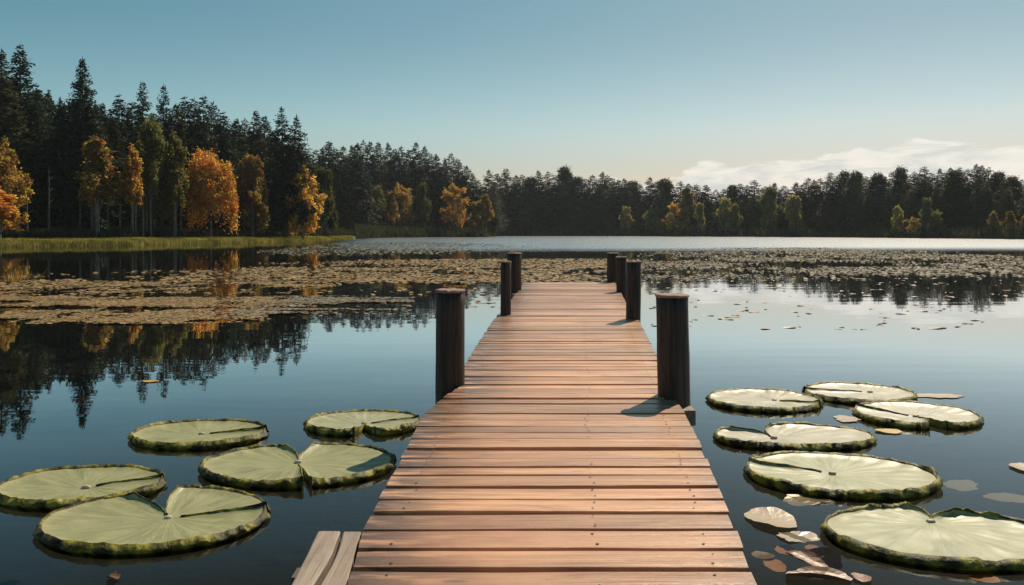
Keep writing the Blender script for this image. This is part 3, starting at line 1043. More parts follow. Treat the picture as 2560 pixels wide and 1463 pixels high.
# scattered small leaves on the open water beyond the dock
LB = [leaf_mesh('small_floating_leaf', 1.0, 0.75, 60 + k_, 0.05, 12) for k_ in range(5)]
for k_, me in enumerate(LB):
    me.materials.append(M[('leaf_brown', 'leaf_pale', 'leaf_tan', 'leaf_tan', 'leaf_orange')[k_]])
cnt = 0
rnd = random.Random(21)
while cnt < 235:
    if cnt < 212:
        px_ = rnd.uniform(1615, 2560); py_ = 696 + 128 * rnd.random() ** 1.4
        if vnoise([px_ / 90], [py_ / 18], 31)[0] < 0.42: continue
    else:
        px_ = rnd.uniform(1175, 1248); py_ = rnd.uniform(715, 772)
    q = P(px_, py_)
    o = bpy.data.objects.new('floating_leaf', LB[rnd.choice((0, 0, 1, 2, 2, 3, 3, 4))])
    COL.objects.link(o)
    o.location = (q[0], q[1], 0)
    s_ = rnd.uniform(0.05, 0.14) * (1.4 if rnd.random() < 0.12 else 1)
    o.scale = (s_ * rnd.uniform(1, 2.0), s_, 0.22)
    o.rotation_euler = (0, 0, rnd.uniform(-0.5, 0.5))
    tag(o, 'small brownish leaf among those strewn on the open water past the dock', 'leaf', 'small leaves strewn on the open water')
    cnt += 1

# ------------------------------------------------------------------ mats of weed and far lily leaves (nobody could count them)
def leaf_mat_mesh(name, poly, count, rmin, rmax, tiltmax, thr, nsx, nsy, seed, holes=None, dens=None):
    rn = np.random.default_rng(seed)
    ys = [p[1] for p in poly]
    D0, D1 = P(0, max(ys))[1], P(0, min(ys))[1]
    out = []
    got = 0
    while got < count:
        n_ = count * 3
        D = np.sqrt(rn.uniform(D0 * D0, D1 * D1, n_))
        xs_ = [p[0] for p in poly]
        px_ = rn.uniform(min(xs_), max(xs_), n_)
        py_ = HOR + CAMZ * FPX / D
        X = (px_ - 1280) / FPX * D
        ok = inside(poly, px_, py_)
        f = fbm(X * nsx, D * nsy, seed)
        # ragged margins
        py_j = py_ + (fbm(X * 0.35, D * 0.5, seed + 9) + 0.35 * rn.normal(size=n_) - 0.5) * 30 * np.clip((py_ - 600) / 120, 0.12, 1.2)
        ok = inside(poly, px_, py_j)
        f = 0.62 * f + 0.38 * fbm(X * 2.1, D * 0.9, seed + 4, 3)
        ok &= f > thr + 0.12 * rn.normal(size=n_) * 0.35
        if holes is not None:
            ok &= holes(px_, py_, X, D, rn)
        out.append(np.stack([X[ok], D[ok]], 1)); got += int(ok.sum())
    q = np.concatenate(out)[:count]
    N = 5
    n_ = len(q)
    r = rn.uniform(rmin, rmax, n_)
    th0 = rn.uniform(0, 6.28, n_)
    nx = rn.normal(size=n_) * tiltmax; ny = rn.normal(size=n_) * tiltmax
    V = np.zeros((n_, N, 3))
    for k_ in range(N):
        t_ = th0 + k_ / N * 2 * np.pi
        kk = r * rn.uniform(0.8, 1.1, n_)
        V[:, k_, 0] = q[:, 0] + np.cos(t_) * kk
        V[:, k_, 1] = q[:, 1] + np.sin(t_) * kk
        V[:, k_, 2] = 0.012 + rn.uniform(0, 0.012, n_) + np.abs(r * (nx + ny)) * 0.3 + kk * (np.cos(t_) * nx + np.sin(t_) * ny)
    V[:, :, 2] = np.maximum(V[:, :, 2], 0.003)
    F = np.arange(n_ * N).reshape(n_, N)
    return mesh_np(name, V.reshape(-1, 3), [F])


CLEAR = lambda px, py, X, D, rn: rn.random(len(px)) > 0.93 * np.exp(-((px - 560) / 62) ** 2) + 0.85 * np.exp(-((px - 775) / 36) ** 2)
polyA = [(-260, 725), (0, 713), (200, 697), (400, 691), (600, 676), (720, 668), (900, 659), (1000, 655), (1250, 650), (1520, 648), (1560, 652), (1600, 668), (1560, 700),
         (1250, 702), (1100, 708), (1000, 714), (860, 718), (720, 716), (400, 722), (0, 740), (-260, 745)]
o = obj('floating_weed_mat', leaf_mat_mesh('floating_weed_mat', polyA, 36000, 0.045, 0.105, 0.09, 0.515, 0.22, 0.50, 71, CLEAR), M['mat_tan'])
tag(o, kind='stuff')
polyB = [(-260, 735), (0, 725), (400, 712), (720, 706), (840, 716), (760, 735), (690, 752), (660, 780), (560, 795), (400, 797), (200, 802), (0, 806), (-260, 812)]
o = obj('floating_weed_film', leaf_mat_mesh('floating_weed_film', polyB, 30000, 0.022, 0.065, 0.04, 0.555, 0.35, 0.9, 72, CLEAR), M['mat_tan'])
tag(o, kind='stuff')
# thin pale streaks along the near edge of the mat
polyS = [(560, 797), (640, 786), (700, 772), (765, 747), (860, 743), (980, 742), (1040, 750), (980, 756), (860, 754), (790, 760), (745, 775), (690, 790), (600, 802)]
o = obj('floating_weed_streaks', leaf_mat_mesh('floating_weed_streaks', polyS, 6000, 0.025, 0.06, 0.06, 0.52, 0.5, 3.0, 75), M['mat_olive'])
tag(o, kind='stuff')
polyC = [(1590, 640), (1640, 630), (1800, 622), (2000, 620), (2300, 632), (2560, 645), (2800, 650), (2800, 700), (2560, 690), (2400, 684), (2200, 690), (2050, 684), (1950, 678), (1800, 688), (1700, 694), (1590, 690)]
o = obj('far_lily_bed', leaf_mat_mesh('far_lily_bed', polyC, 46000, 0.035, 0.095, 0.14, 0.54, 0.14, 0.16, 73), M['mat_olive'])
tag(o, kind='stuff')
polyD = [(640, 630), (760, 614), (900, 606), (1050, 606), (1250, 612), (1400, 624), (1250, 630), (1000, 634), (880, 640), (760, 640)]
o = obj('sparse_lily_bed', leaf_mat_mesh('sparse_lily_bed', polyD, 8000, 0.06, 0.14, 0.08, 0.50, 0.08, 0.05, 74), M['mat_dull'])
tag(o, kind='stuff')

# ------------------------------------------------------------------ trees
def quads_from(cent, dirv, side, L, Wd):
    """kite-shaped cards: from cent along dirv by L, half-width Wd"""
    n_ = len(cent)
    V = np.empty((n_, 4, 3))
    V[:, 0] = cent
    mid = cent + dirv * (L * 0.45)[:, None]
    V[:, 1] = mid + side * Wd[:, None]
    V[:, 2] = cent + dirv * L[:, None]
    V[:, 3] = mid - side * Wd[:, None]
    return V.reshape(-1, 3), np.arange(n_ * 4).reshape(n_, 4)


def unit(v):
    return v / (np.linalg.norm(v, axis=1, keepdims=True) + 1e-9)


def tube(V, F, pts, rad, N=7):
    b = len(V)
    pts = np.array(pts, dtype=float)
    for k_ in range(len(pts)):
        d = pts[min(k_ + 1, len(pts) - 1)] - pts[max(k_ - 1, 0)]
        d /= np.linalg.norm(d) + 1e-9
        a_ = np.cross(d, (0.0, 1.0, 0.2)); a_ /= np.linalg.norm(a_) + 1e-9
        c_ = np.cross(d, a_)
        for q in range(N):
            t_ = q / N * 2 * math.pi
            V.append(tuple(pts[k_] + (a_ * math.cos(t_) + c_ * math.sin(t_)) * rad[k_]))
    for k_ in range(len(pts) - 1):
        for q in range(N):
            q2 = (q + 1) % N
            F.append((b + k_ * N + q, b + k_ * N + q2, b + k_ * N + N + q2, b + k_ * N + N + q))


def py_mesh(name, V, F, mat, smooth=True):
    me = bpy.data.meshes.new(name); me.from_pydata(V, [], F); me.update()
    if smooth:
        me.polygons.foreach_set('use_smooth', np.ones(len(me.polygons), dtype=bool))
    me.materials.append(mat)
    return me


def spruce(seed, H=24.0, R=3.4, shape=0.8, z0=0.10, step=0.42, nb=9, open_=0.0, wob=0.25, tops=((0, 0, 1.0),), card=0.52):
    """crown and trunk meshes of a conifer of height H"""
    rn = np.random.default_rng(seed)
    C, Dv, Sd, L, Wd = [], [], [], [], []
    TV, TF = [], []
    for (tx, ty, hk) in tops:
        Ht = H * hk
        ph = rn.uniform(0, 6)
        zs = np.arange(z0 * H, Ht, step)
        gap = 1.0
        for z_ in zs:
            t_ = (z_ - z0 * H) / (Ht - z0 * H)
            gap = 0.75 * gap + 0.25 * rn.uniform(1 - wob * 2, 1 + wob * 2)
            low = min(1.0, 0.45 + t_ * 4)
            R0 = R * (1 - t_) ** shape * low * gap + 0.34 * min(1.0, (1 - t_) * 7)
            n_b = max(5, int(1.4 * nb * (0.55 + 0.45 * (1 - t_))))
            for b_ in range(n_b):
                if rn.random() < open_: continue
                a_ = rn.uniform(0, 2 * math.pi)
                Lb = R0 * rn.uniform(0.6, 1.15)
                droop = -0.42 + 0.75 * t_ + rn.normal() * 0.12
                dirb = np.array([math.cos(a_), math.sin(a_), droop]); dirb /= np.linalg.norm(dirb)
                nc = max(3, int(Lb / 0.125))
                ss = (np.arange(nc) + rn.random(nc)) / nc
                ss = 0.12 + 0.88 * ss
                cc = np.array([tx, ty, z_ + rn.normal() * 0.22]) + dirb[None] * (Lb * ss)[:, None]
                cc[:, 2] -= 0.10 * Lb * ss ** 2
                for sg in (-1, 1):
                    th = sg * rn.uniform(0.35, 1.2, nc)
                    dx = np.cos(a_ + th); dy = np.sin(a_ + th)
                    dv = unit(np.stack([dx, dy, np.full(nc, droop) + rn.normal(size=nc) * 0.45 - 0.35], 1))
                    sd = unit(np.cross(dv, unit(rn.normal(size=(nc, 3)) * 0.7 + np.array([0, 0, 1.0]))))
                    C.append(cc + rn.normal(size=(nc, 3)) * np.array([0.08, 0.08, 0.13])); Dv.append(dv); Sd.append(sd)
                    L.append(card * rn.uniform(0.6, 1.25, nc) * (1 - 0.35 * t_)); Wd.append(card * rn.uniform(0.16, 0.32, nc) * (1 - 0.2 * t_))
        # leader
        C.append(np.array([[tx, ty, Ht - 0.3]])); Dv.append(np.array([[0, 0, 1.0]])); Sd.append(np.array([[1.0, 0, 0]])); L.append(np.array([0.9])); Wd.append(np.array([0.08]))
        tube(TV, TF, [(tx * k_, ty * k_, Ht * k_ * 0.97) for k_ in (0, 0.08, 0.3, 0.6, 1.0)], [0.30 * H / 24 * k_ for k_ in (1.25, 1.0, 0.8, 0.5, 0.06)], 8)
    V, F = quads_from(np.concatenate(C), np.concatenate(Dv), np.concatenate(Sd), np.concatenate(L), np.concatenate(Wd))
    cm = mesh_np('crown', V, [F]); cm.materials.append(M['needles'])
    tm = py_mesh('trunk', TV, TF, M['bark_dark'])
    return cm, tm, H


def pine(seed, H=22.0, R=2.6, z0=0.30):
    """conifer with a rounder, clumped head on a longer stem"""
    rn = np.random.default_rng(seed)
    C, Dv, Sd, L, Wd = [], [], [], [], []
    TV, TF = [], []
    tube(TV, TF, [(0.1 * math.sin(k_ * 5), 0, H * k_ * 0.96) for k_ in (0, 0.1, 0.3, 0.6, 1.0)], [0.30 * k_ for k_ in (1.2, 1, 0.8, 0.5, 0.08)], 8)
    ncl = 85
    for k_ in range(ncl):
        t_ = rn.random() ** 0.8
        z_ = H * (z0 + (0.985 - z0) * t_)
        prof = math.sin(min(1.0, 0.25 + t_ * 0.75) * math.pi) ** 0.6 * (1 - 0.72 * t_) + 0.07
        a_ = rn.uniform(0, 6.28); rr = R * prof * rn.uniform(0.25, 1.05)
        c_ = np.array([math.cos(a_) * rr, math.sin(a_) * rr, z_])
        if rr > 0.8:
            tube(TV, TF, [(0, 0, z_ - rr * 0.35), tuple(c_)], [0.07, 0.02], 4)
        n_ = 70
        p = rn.normal(size=(n_, 3)) * np.array([0.55, 0.55, 0.38])
        dv = unit(p + np.array([0, 0, 0.25]) + np.array([math.cos(a_), math.sin(a_), 0]) * 0.3)
        C.append(c_ + p * 0.8); Dv.append(dv); Sd.append(unit(np.cross(dv, rn.normal(size=(n_, 3)))))
        L.append(rn.uniform(0.35, 0.75, n_)); Wd.append(rn.uniform(0.07, 0.15, n_))
    V, F = quads_from(np.concatenate(C), np.concatenate(Dv), np.concatenate(Sd), np.concatenate(L), np.concatenate(Wd))
    cm = mesh_np('crown', V, [F]); cm.materials.append(M['needles'])
    return cm, py_mesh('trunk', TV, TF, M['bark_dark']), H


def broadleaf(seed, H=13.0, Wd_=8.0, cb=0.22, nl=22, nleaf=8500, hang=0.0, leaf=0.31, trunk='bark_pale', taper=0.75, lobes=None):
    """crown spread over branch-end clumps; hang > 0 makes the outer leaves trail down"""
    rn = np.random.default_rng(seed)
    TV, TF = [], []
    lean = rn.normal() * 0.4
    tube(TV, TF, [(lean * k_ ** 2, 0, H * 0.8 * k_) for k_ in (0, 0.15, 0.4, 0.7, 1.0)], [0.24 * k_ for k_ in (1.25, 1, 0.8, 0.5, 0.15)], 8)
    cl = []
    if lobes is None:
        for k_ in range(nl):
            t_ = (k_ + rn.random()) / nl
            z_ = H * (cb + (0.93 - cb) * t_)
            env = Wd_ * 0.5 * math.sin(math.pi * min(1, (0.16 + 0.84 * t_))) ** taper
            a_ = k_ * 2.4 + rn.normal() * 0.4
            rr = env * rn.uniform(0.35, 1.0)
            cl.append((math.cos(a_) * rr + lean * t_, math.sin(a_) * rr, z_ + rn.normal() * 0.03 * H, rn.uniform(0.09, 0.22) * Wd_, rn.uniform(0.06, 0.13) * H))
        cl.append((lean, 0, H * 0.9, 0.14 * Wd_, 0.10 * H))
    else:
        cl = [(a_ * Wd_, b_ * Wd_, c_ * H, d_ * Wd_, e_ * H) for (a_, b_, c_, d_, e_) in lobes]
    vol = np.array([c[3] ** 2 * c[4] for c in cl]) ** 0.75
    share = (vol / vol.sum() * nleaf).astype(int) + 30
    C = []
    for (x_, y_, z_, r_, rz), n_ in zip(cl, share):
        if math.hypot(x_, y_) > 0.5:
            tube(TV, TF, [(lean * 0.3, 0, max(z_ - 0.28 * H, 0.12 * H)), (x_ * 0.5, y_ * 0.5, z_ - 0.06 * H), (x_, y_, z_)], [0.10, 0.06, 0.02], 5)
        v = unit(rn.normal(size=(n_, 3)))
        rad = rn.uniform(0.45, 1.05, n_) ** 0.6
        # twig-like sub-clumps
        sub = unit(rn.normal(size=(max(10, n_ // 28), 3)))
        si = rn.integers(0, len(sub), n_)
        v = v * 0.34 + sub[si] * rn.uniform(0.55, 1.15, len(sub))[si][:, None]
        p = v * rad[:, None] * np.array([r_, r_, rz])
        if hang > 0:
            p[:, 2] -= rn.random(n_) ** 1.4 * hang * H * (0.25 + np.hypot(p[:, 0], p[:, 1]) / r_)
        C.append(p + np.array([x_, y_, z_]))
    C = np.concatenate(C)
    C = C[C[:, 2] > 0.05 * H]
    n_ = len(C)
    dv = unit(rn.normal(size=(n_, 3)) + np.array([0, 0, -0.5 - 2.0 * (hang > 0)]))
    sd = unit(np.cross(dv, rn.normal(size=(n_, 3))))
    Lf = leaf * rn.uniform(0.7, 1.3, n_)
    V, F = quads_from(C, dv, sd, Lf, Lf * 0.36)
    cm = mesh_np('crown', V, [F]); cm.materials.append(M['leaves'])
    return cm, py_mesh('trunk', TV, TF, M[trunk]), H


PR = {
    's1': spruce(1, 24, 4.2, 0.85, 0.06, 0.42, 10),
    's2': spruce(2, 24, 3.0, 0.75, 0.10, 0.42, 9, 0.05, 0.3),
    's3': spruce(3, 24, 2.6, 0.70, 0.16, 0.45, 9, 0.1, 0.35),
    's4': spruce(4, 24, 3.5, 0.95, 0.08, 0.42, 9, 0.08, 0.3),
    'broad': spruce(5, 24, 5.2, 0.95, 0.05, 0.38, 13, 0.05, 0.22),
    'twin': spruce(6, 24, 2.5, 0.75, 0.15, 0.45, 9, 0.12, 0.35, ((-0.5, 0, 1.0), (1.3, 0.3, 0.945))),
    'snag': spruce(7, 24, 2.4, 0.8, 0.1, 0.7, 7, 0.30, 0.4),
    's5': spruce(17, 24, 2.9, 0.52, 0.14, 0.45, 9, 0.08, 0.35), 's6': spruce(18, 24, 2.5, 0.60, 0.22, 0.5, 8, 0.12, 0.45),
    'p1': pine(8), 'p2': pine(9, 22, 2.9, 0.22), 'p3': pine(10, 22, 2.2, 0.36),
    'b1': broadleaf(20), 'b2': broadleaf(21, 13, 7.0, 0.15, 26), 'b3': broadleaf(22, 13, 5.0, 0.18, 20, 9000, 0.05, 0.34, 'bark_pale', 0.5),
    'b4': broadleaf(23, 14, 4.0, 0.40, 12, 6500),
    'weep': broadleaf(24, 16, 9.0, 0.3, 22, 19000, 0.24, 0.30, 'bark_dark', 0.75,
                      [(-0.10, 0, 0.86, 0.20, 0.09), (-0.22, 0.1, 0.76, 0.18, 0.11), (0.02, -0.1, 0.78, 0.2, 0.10), (-0.30, -0.05, 0.60, 0.16, 0.12), (-0.08, -0.2, 0.62, 0.2, 0.12),
                       (0.20, 0.05, 0.74, 0.16, 0.09), (0.28, -0.05, 0.62, 0.17, 0.10), (0.14, -0.22, 0.52, 0.18, 0.12), (0.33, 0.0, 0.45, 0.14, 0.10), (-0.14, -0.15, 0.42, 0.16, 0.10),
                       (0.05, 0.2, 0.6, 0.22, 0.12), (0.40, -0.02, 0.30, 0.09, 0.08), (-0.28, 0.0, 0.36, 0.10, 0.10)]),
    'drape': broadleaf(25, 20, 8.0, 0.22, 24, 17000, 0.10, 0.36, 'bark_pale', 0.6),
    'bush': broadleaf(26, 3.0, 5.0, 0.15, 14, 3500, 0.0, 0.22, 'bark_dark', 0.9),
}

placed = []


def tree(kind, px, topy, D, color, name, label, cat, group=None, width=None, rotz=None, flip=False):
    """a tree whose tip the photo shows at (px, topy), D metres out"""
    cm, tm, H0 = PR[kind]
    x = (px - 1280.0) / FPX * D
    rr = math.hypot(x, D); azd = math.degrees(math.atan2(x, D))
    zb = float(land_z(max(rr - float(shore(azd)), 0.3))) - 0.15
    Ht = (HOR - topy) / FPX * D + CAMZ - zb
    s_ = Ht / H0
    sx_ = s_ if width is None else width * (1.32 if kind in ('s1', 's2', 's3', 's4', 'twin', 'snag', 's5', 's6') else 1.0)
    root = empty(name, (x, D, zb), label, cat, group)
    rnd_ = random.Random(int(px * 13 + topy * 7))
    root.rotation_euler = (0, 0, rnd_.uniform(0, 6.28) if rotz is None else rotz)
    root.scale = (sx_, sx_, s_)
    for nm, me in (('crown', cm), ('trunk', tm)):
        o = bpy.data.objects.new(nm, me)
        COL.objects.link(o)
        o.parent = root
        k_ = rnd_.uniform(0.8, 1.2)
        o.color = (color[0] * k_, color[1] * k_, color[2] * k_, 1)
    placed.append(root)
    return root


DK = (0.034, 0.052, 0.029)
DK2 = (0.075, 0.078, 0.030)
OL = (0.19, 0.165, 0.042)
GRN = (0.115, 0.12, 0.032)
BRO = (0.36, 0.215, 0.055)
ORA = (0.84, 0.40, 0.085)
GOLD = (0.82, 0.46, 0.085)


def dleft(px):
    a_ = math.degrees(math.atan((px - 1280) / FPX))
    return float(shore(a_)) * math.cos(math.radians(a_)) - 8


# tall spruces of the near wood that one can tell apart
tree('s1', 50, 120, dleft(50) + 38, DK, 'spruce_tree', 'tall broad dark spruce at the edge of the photo, highest tip of the near wood', 'tree', 'conifers of the near wood', 1.25)
tree('broad', 206, 150, dleft(206) + 30, DK, 'spruce_tree', 'broad pointed spruce standing alone above its neighbours behind the brownish birch', 'tree', 'conifers of the near wood', 1.05)
tree('s3', 357, 207, dleft(357) + 32, DK2, 'spruce_tree', 'thin spruce spire rising above the olive draping tree', 'tree', 'conifers of the near wood')
tree('s3', 409, 216, dleft(409) + 32, DK, 'spruce_tree', 'slim dark spire, second of two behind the olive draping tree', 'tree', 'conifers of the near wood')
tree('twin', 714, 272, dleft(714) + 18, DK, 'spruce_tree', 'open two-tipped conifer ending the tall wood, sky between its branches', 'tree', 'conifers of the near wood', 1.0, 0.2)
rnd = random.Random(3)
kinds = ['s1', 's2', 's5', 's4', 's1', 's5', 's6', 's4']
NEARLAB = 'dark conifer among the close-standing trunks of the near wood behind the grassy bank'
for px, ty in ((4, 128), (-60, 130), (-130, 120), (-210, 150), (-300, 140), (95, 215), (120, 236), (150, 262), (255, 262), (298, 242), (330, 256), (385, 285), (440, 262), (462, 249), (486, 247), (508, 240), (534, 258), (560, 285), (590, 296),
               (612, 300), (640, 277), (662, 292), (690, 320), (735, 345), (30, 200), (80, 250), (170, 300), (225, 270), (280, 300), (430, 300), (550, 310), (575, 330), (676, 330), (745, 372), (765, 375)):
    tree(rnd.choice(kinds), px, ty + rnd.uniform(-3, 3), dleft(min(px, 790)) + rnd.uniform(28, 48), DK if rnd.random() < .6 else DK2, 'conifer_tree', NEARLAB, 'tree', 'conifers of the near wood', rnd.uniform(0.95, 1.25))
MIDLAB = 'dark conifer on the wooded point beyond the grassy bank'
for px, ty in ((790, 377), (806, 372), (822, 354), (840, 372), (858, 370), (880, 366), (893, 362), (908, 351), (925, 356), (945, 358), (970, 361), (988, 375), (1003, 369), (1022, 376), (1040, 359), (1062, 366), (1078, 384), (1091, 389), (1112, 398),
               (1128, 387), (1146, 401), (1166, 416), (1182, 436), (1196, 452), (868, 400), (935, 395), (1015, 400), (1050, 405), (1105, 420), (1150, 430), (1208, 470), (785, 420), (830, 410), (900, 400)):
    tree(rnd.choice(['s2', 's3', 's4', 's5', 's6']), px, ty + rnd.uniform(-2, 2), 245 + rnd.uniform(6, 30) if px > 895 else 215 + rnd.uniform(0, 40), DK if rnd.random() < .6 else DK2, 'conifer_tree', MIDLAB, 'tree', 'conifers of the wooded point', rnd.uniform(1.25, 1.65))
FARLAB = 'dark conifer in the unbroken row along the far shore'
far = [(1222, 426), (1243, 436), (1265, 421), (1290, 441), (1307, 436), (1326, 445), (1346, 426), (1370, 430), (1390, 440), (1411, 419), (1428, 436), (1442, 441), (1462, 448), (1481, 441), (1506, 433), (1518, 440), (1531, 446), (1546, 452), (1561, 449), (1580, 456), (1600, 462),
       (1625, 446), (1643, 458), (1661, 447), (1680, 462), (1701, 456), (1721, 461), (1741, 461), (1765, 464), (1790, 476), (1810, 472), (1830, 464), (1851, 461), (1868, 466), (1886, 453), (1912, 466), (1936, 459), (1960, 466), (1990, 456), (2006, 462), (2021, 448), (2036, 452), (2051, 446),
       (2076, 431), (2092, 444), (2111, 431), (2127, 442), (2141, 429), (2154, 440), (2166, 441), (2181, 446), (2195, 431), (2212, 442), (2230, 431), (2251, 421), (2268, 436), (2286, 431), (2299, 436), (2311, 419), (2332, 436), (2350, 423), (2363, 432), (2376, 421), (2388, 430), (2400, 421), (2420, 426),
       (2441, 413), (2455, 417), (2471, 421), (2495, 431), (2512, 444), (2531, 441), (2555, 451), (2585, 440), (2620, 430), (2660, 440), (2710, 432), (2760, 445)]
for px, ty in far:
    D = float(shore(math.degrees(math.atan((px - 1280) / FPX)))) * math.cos(math.atan((px - 1280) / FPX))
    tree(rnd.choice(['s5', 's4', 's2', 's6', 's5', 'p2', 's6', 's3', 's5', 'p1']), px, ty + rnd.uniform(-2, 2), D + rnd.uniform(12, 22), rnd.choice((DK, DK, DK2, (0.06, 0.075, 0.04), (0.11, 0.10, 0.035))), 'conifer_tree', FARLAB, 'tree', 'conifers along the far shore', rnd.uniform(1.15, 1.6) * D / 240)
    if rnd.random() < 0.75:
        tree(rnd.choice(['s2', 's4', 's5', 's6']), px + rnd.uniform(-9, 9), ty + rnd.uniform(18, 55), D + rnd.uniform(9, 14), DK2 if rnd.random() < .6 else GRN, 'conifer_tree', FARLAB, 'tree', 'conifers along the far shore', rnd.uniform(0.8, 1.15) * D / 240)

# autumn trees along the water
def leafy(kind, px, topy, off, color, wpx, label, name='birch_tree', D=None, rotz=None):
    if D is None:
        D = dleft(px) + off
    wid = {'b1': 8.0, 'b2': 7.0, 'b3': 5.0, 'b4': 4.0, 'weep': 9.0, 'drape': 8.0, 'bush': 5.0}[kind]
    return tree(kind, px, topy, D, color, name, label, 'tree' if kind != 'bush' else 'bush', 'autumn trees by the water', wpx / FPX * D / wid, rotz)


leafy('b2', 14, 362, 22, (0.42, 0.25, 0.06), 125, 'golden brown broad tree cut off by the edge of the photo')
leafy('b4', -4, 470, 18, ORA, 110, 'low orange tree in front of the golden brown one at the photo edge')
leafy('b4', 243, 345, 20, BRO, 110, 'brownish orange birch with a high crown over dark bare trunks')
leafy('b4', 331, 366, 20, (0.48, 0.25, 0.06), 60, 'narrow orange brown birch beside the olive draping tree')
leafy('drape', 385, 290, 22, (0.20, 0.18, 0.05), 125, 'tall olive green draping tree with pale trunks showing beneath')
leafy('b4', 437, 335, 20, OL, 80, 'dull olive tree wedged between the draping tree and the orange birch')
leafy('weep', 525, 357, 20, ORA, 150, 'big bright orange weeping birch with branches trailing to the grass', rotz=0.0)
leafy('b3', 632, 380, 20, BRO, 78, 'slender rusty tree just past the weeping orange birch')
leafy('b2', 757, 424, 13, GOLD, 100, 'bright golden orange birch at the end of the near wood')
leafy('b3', 812, 414, 10, GRN, 66, 'rounded green tree beside the bright golden birch', D=dleft(780) + 28)
MD = 236
leafy('b3', 872, 466, 0, (0.34, 0.20, 0.06), 54, 'dull brown orange tree starting the row on the wooded point', D=MD - 14)
leafy('b3', 908, 470, 0, BRO, 46, 'rusty small tree next to the dull brown one on the wooded point', D=MD - 8)
leafy('b3', 941, 460, 0, OL, 40, 'thin olive tree in the row on the wooded point', D=MD)
leafy('b3', 976, 474, 0, BRO, 34, 'short rusty tree leaning on the olive gold one', D=MD)
leafy('b1', 1004, 464, 0, (0.48, 0.28, 0.065), 72, 'olive gold full-crowned tree in the middle of the wooded point', D=MD)
leafy('b3', 1056, 452, 0, GRN, 42, 'dark green tapering tree on the wooded point', D=MD + 4)
leafy('b1', 1135, 463, 0, (0.56, 0.30, 0.065), 84, 'wide orange tree near the tip of the wooded point', D=MD + 3)
leafy('b3', 1192, 500, 0, (0.36, 0.23, 0.06), 46, 'low olive orange tree at the very tip of the wooded point', D=MD)
leafy('b4', 1214, 486, 0, (0.42, 0.24, 0.06), 44, 'thin leaning orange tree over the tip of the wooded point', D=MD + 2)
for px, ty, wp, colr, kd, lab in (
        (1567, 514, 36, OL, 'b3', 'small olive tree on the far shore, first in line past the dock end'),
        (1635, 518, 46, GRN, 'b3', 'green rounded tree on the far shore beside the golden pair'),
        (1650, 545, 30, (0.20, 0.12, 0.04), 'b3', 'low brown shrubby tree between green and golden ones on the far shore'),
        (1688, 510, 60, (0.25, 0.155, 0.04), 'b1', 'wide gold tree by the water on the far shore'),
        (1716, 545, 40, (0.23, 0.14, 0.04), 'b1', 'lower gold tree leaning on the wide gold one on the far shore'),
        (1718, 468, 50, (0.16, 0.11, 0.04), 'b4', 'brownish treetop above the golden pair on the far shore'),
        (1752, 504, 26, OL, 'b3', 'narrow olive tree just past the golden pair on the far shore'),
        (1815, 492, 42, OL, 'b3', 'tall olive tree on the far shore, one of two close together'),
        (1838, 506, 32, (0.11, 0.105, 0.03), 'b3', 'shorter dull olive tree, second of two close together on the far shore'),
        (1926, 462, 46, (0.085, 0.085, 0.028), 'b3', 'dark olive full tree in the middle of the far shore'),
        (1988, 484, 44, (0.14, 0.115, 0.035), 'b3', 'olive brown tree next to the dark olive one on the far shore'),
        (2242, 512, 26, OL, 'b3', 'thin yellow green tree above the round bush on the far shore'),
        (2262, 550, 36, (0.17, 0.14, 0.035), 'b1', 'yellowish low tree beside the round bush on the far shore'),
        (2284, 544, 36, (0.22, 0.14, 0.04), 'b1', 'golden round-headed tree by the water on the far shore'),
        (2318, 492, 34, (0.085, 0.095, 0.03), 'b3', 'slim green tree behind the dull round one on the far shore'),
        (2338, 528, 52, (0.11, 0.105, 0.035), 'b1', 'dull olive round tree by the water on the far shore'),
        (2482, 528, 32, (0.16, 0.115, 0.035), 'b4', 'round olive crown on a thin stem on the far shore'),
        (2526, 528, 30, (0.19, 0.12, 0.035), 'b4', 'brown round crown on a thin stem beside the olive one'),
        (2562, 534, 28, (0.18, 0.12, 0.035), 'b4', 'last round crown cut off by the photo edge on the far shore')):
    D = float(shore(math.degrees(math.atan((px - 1280) / FPX)))) * math.cos(math.atan((px - 1280) / FPX)) + rnd.uniform(0.5, 2.5)
    leafy(kd, px, ty, 0, tuple(2.3 * v for v in colr), wp, lab, 'autumn_tree', D)
for px, ty, wp, D, colr, lab in ((2226, 582, 42, None, (0.17, 0.15, 0.035), 'round yellowish bush at the water line of the far shore'),
                           (966, 583, 26, 232, (0.17, 0.09, 0.05), 'reddish brown bush under the short rusty tree'),
                           (1085, 580, 46, 234, (0.16, 0.09, 0.04), 'low brown bush between the green and the wide orange trees'),
                           (1180, 584, 36, 236, (0.15, 0.12, 0.035), 'low olive bush at the water of the wooded point'),
                           (1216, 586, 24, 236, (0.13, 0.14, 0.03), 'small green bush ending the wooded point')):
    if D is None:
        D = float(shore(math.degrees(math.atan((px - 1280) / FPX)))) * math.cos(math.atan((px - 1280) / FPX)) + 0.6
    leafy('bush', px, ty, 0, colr, wp, lab, 'shore_bush', D)

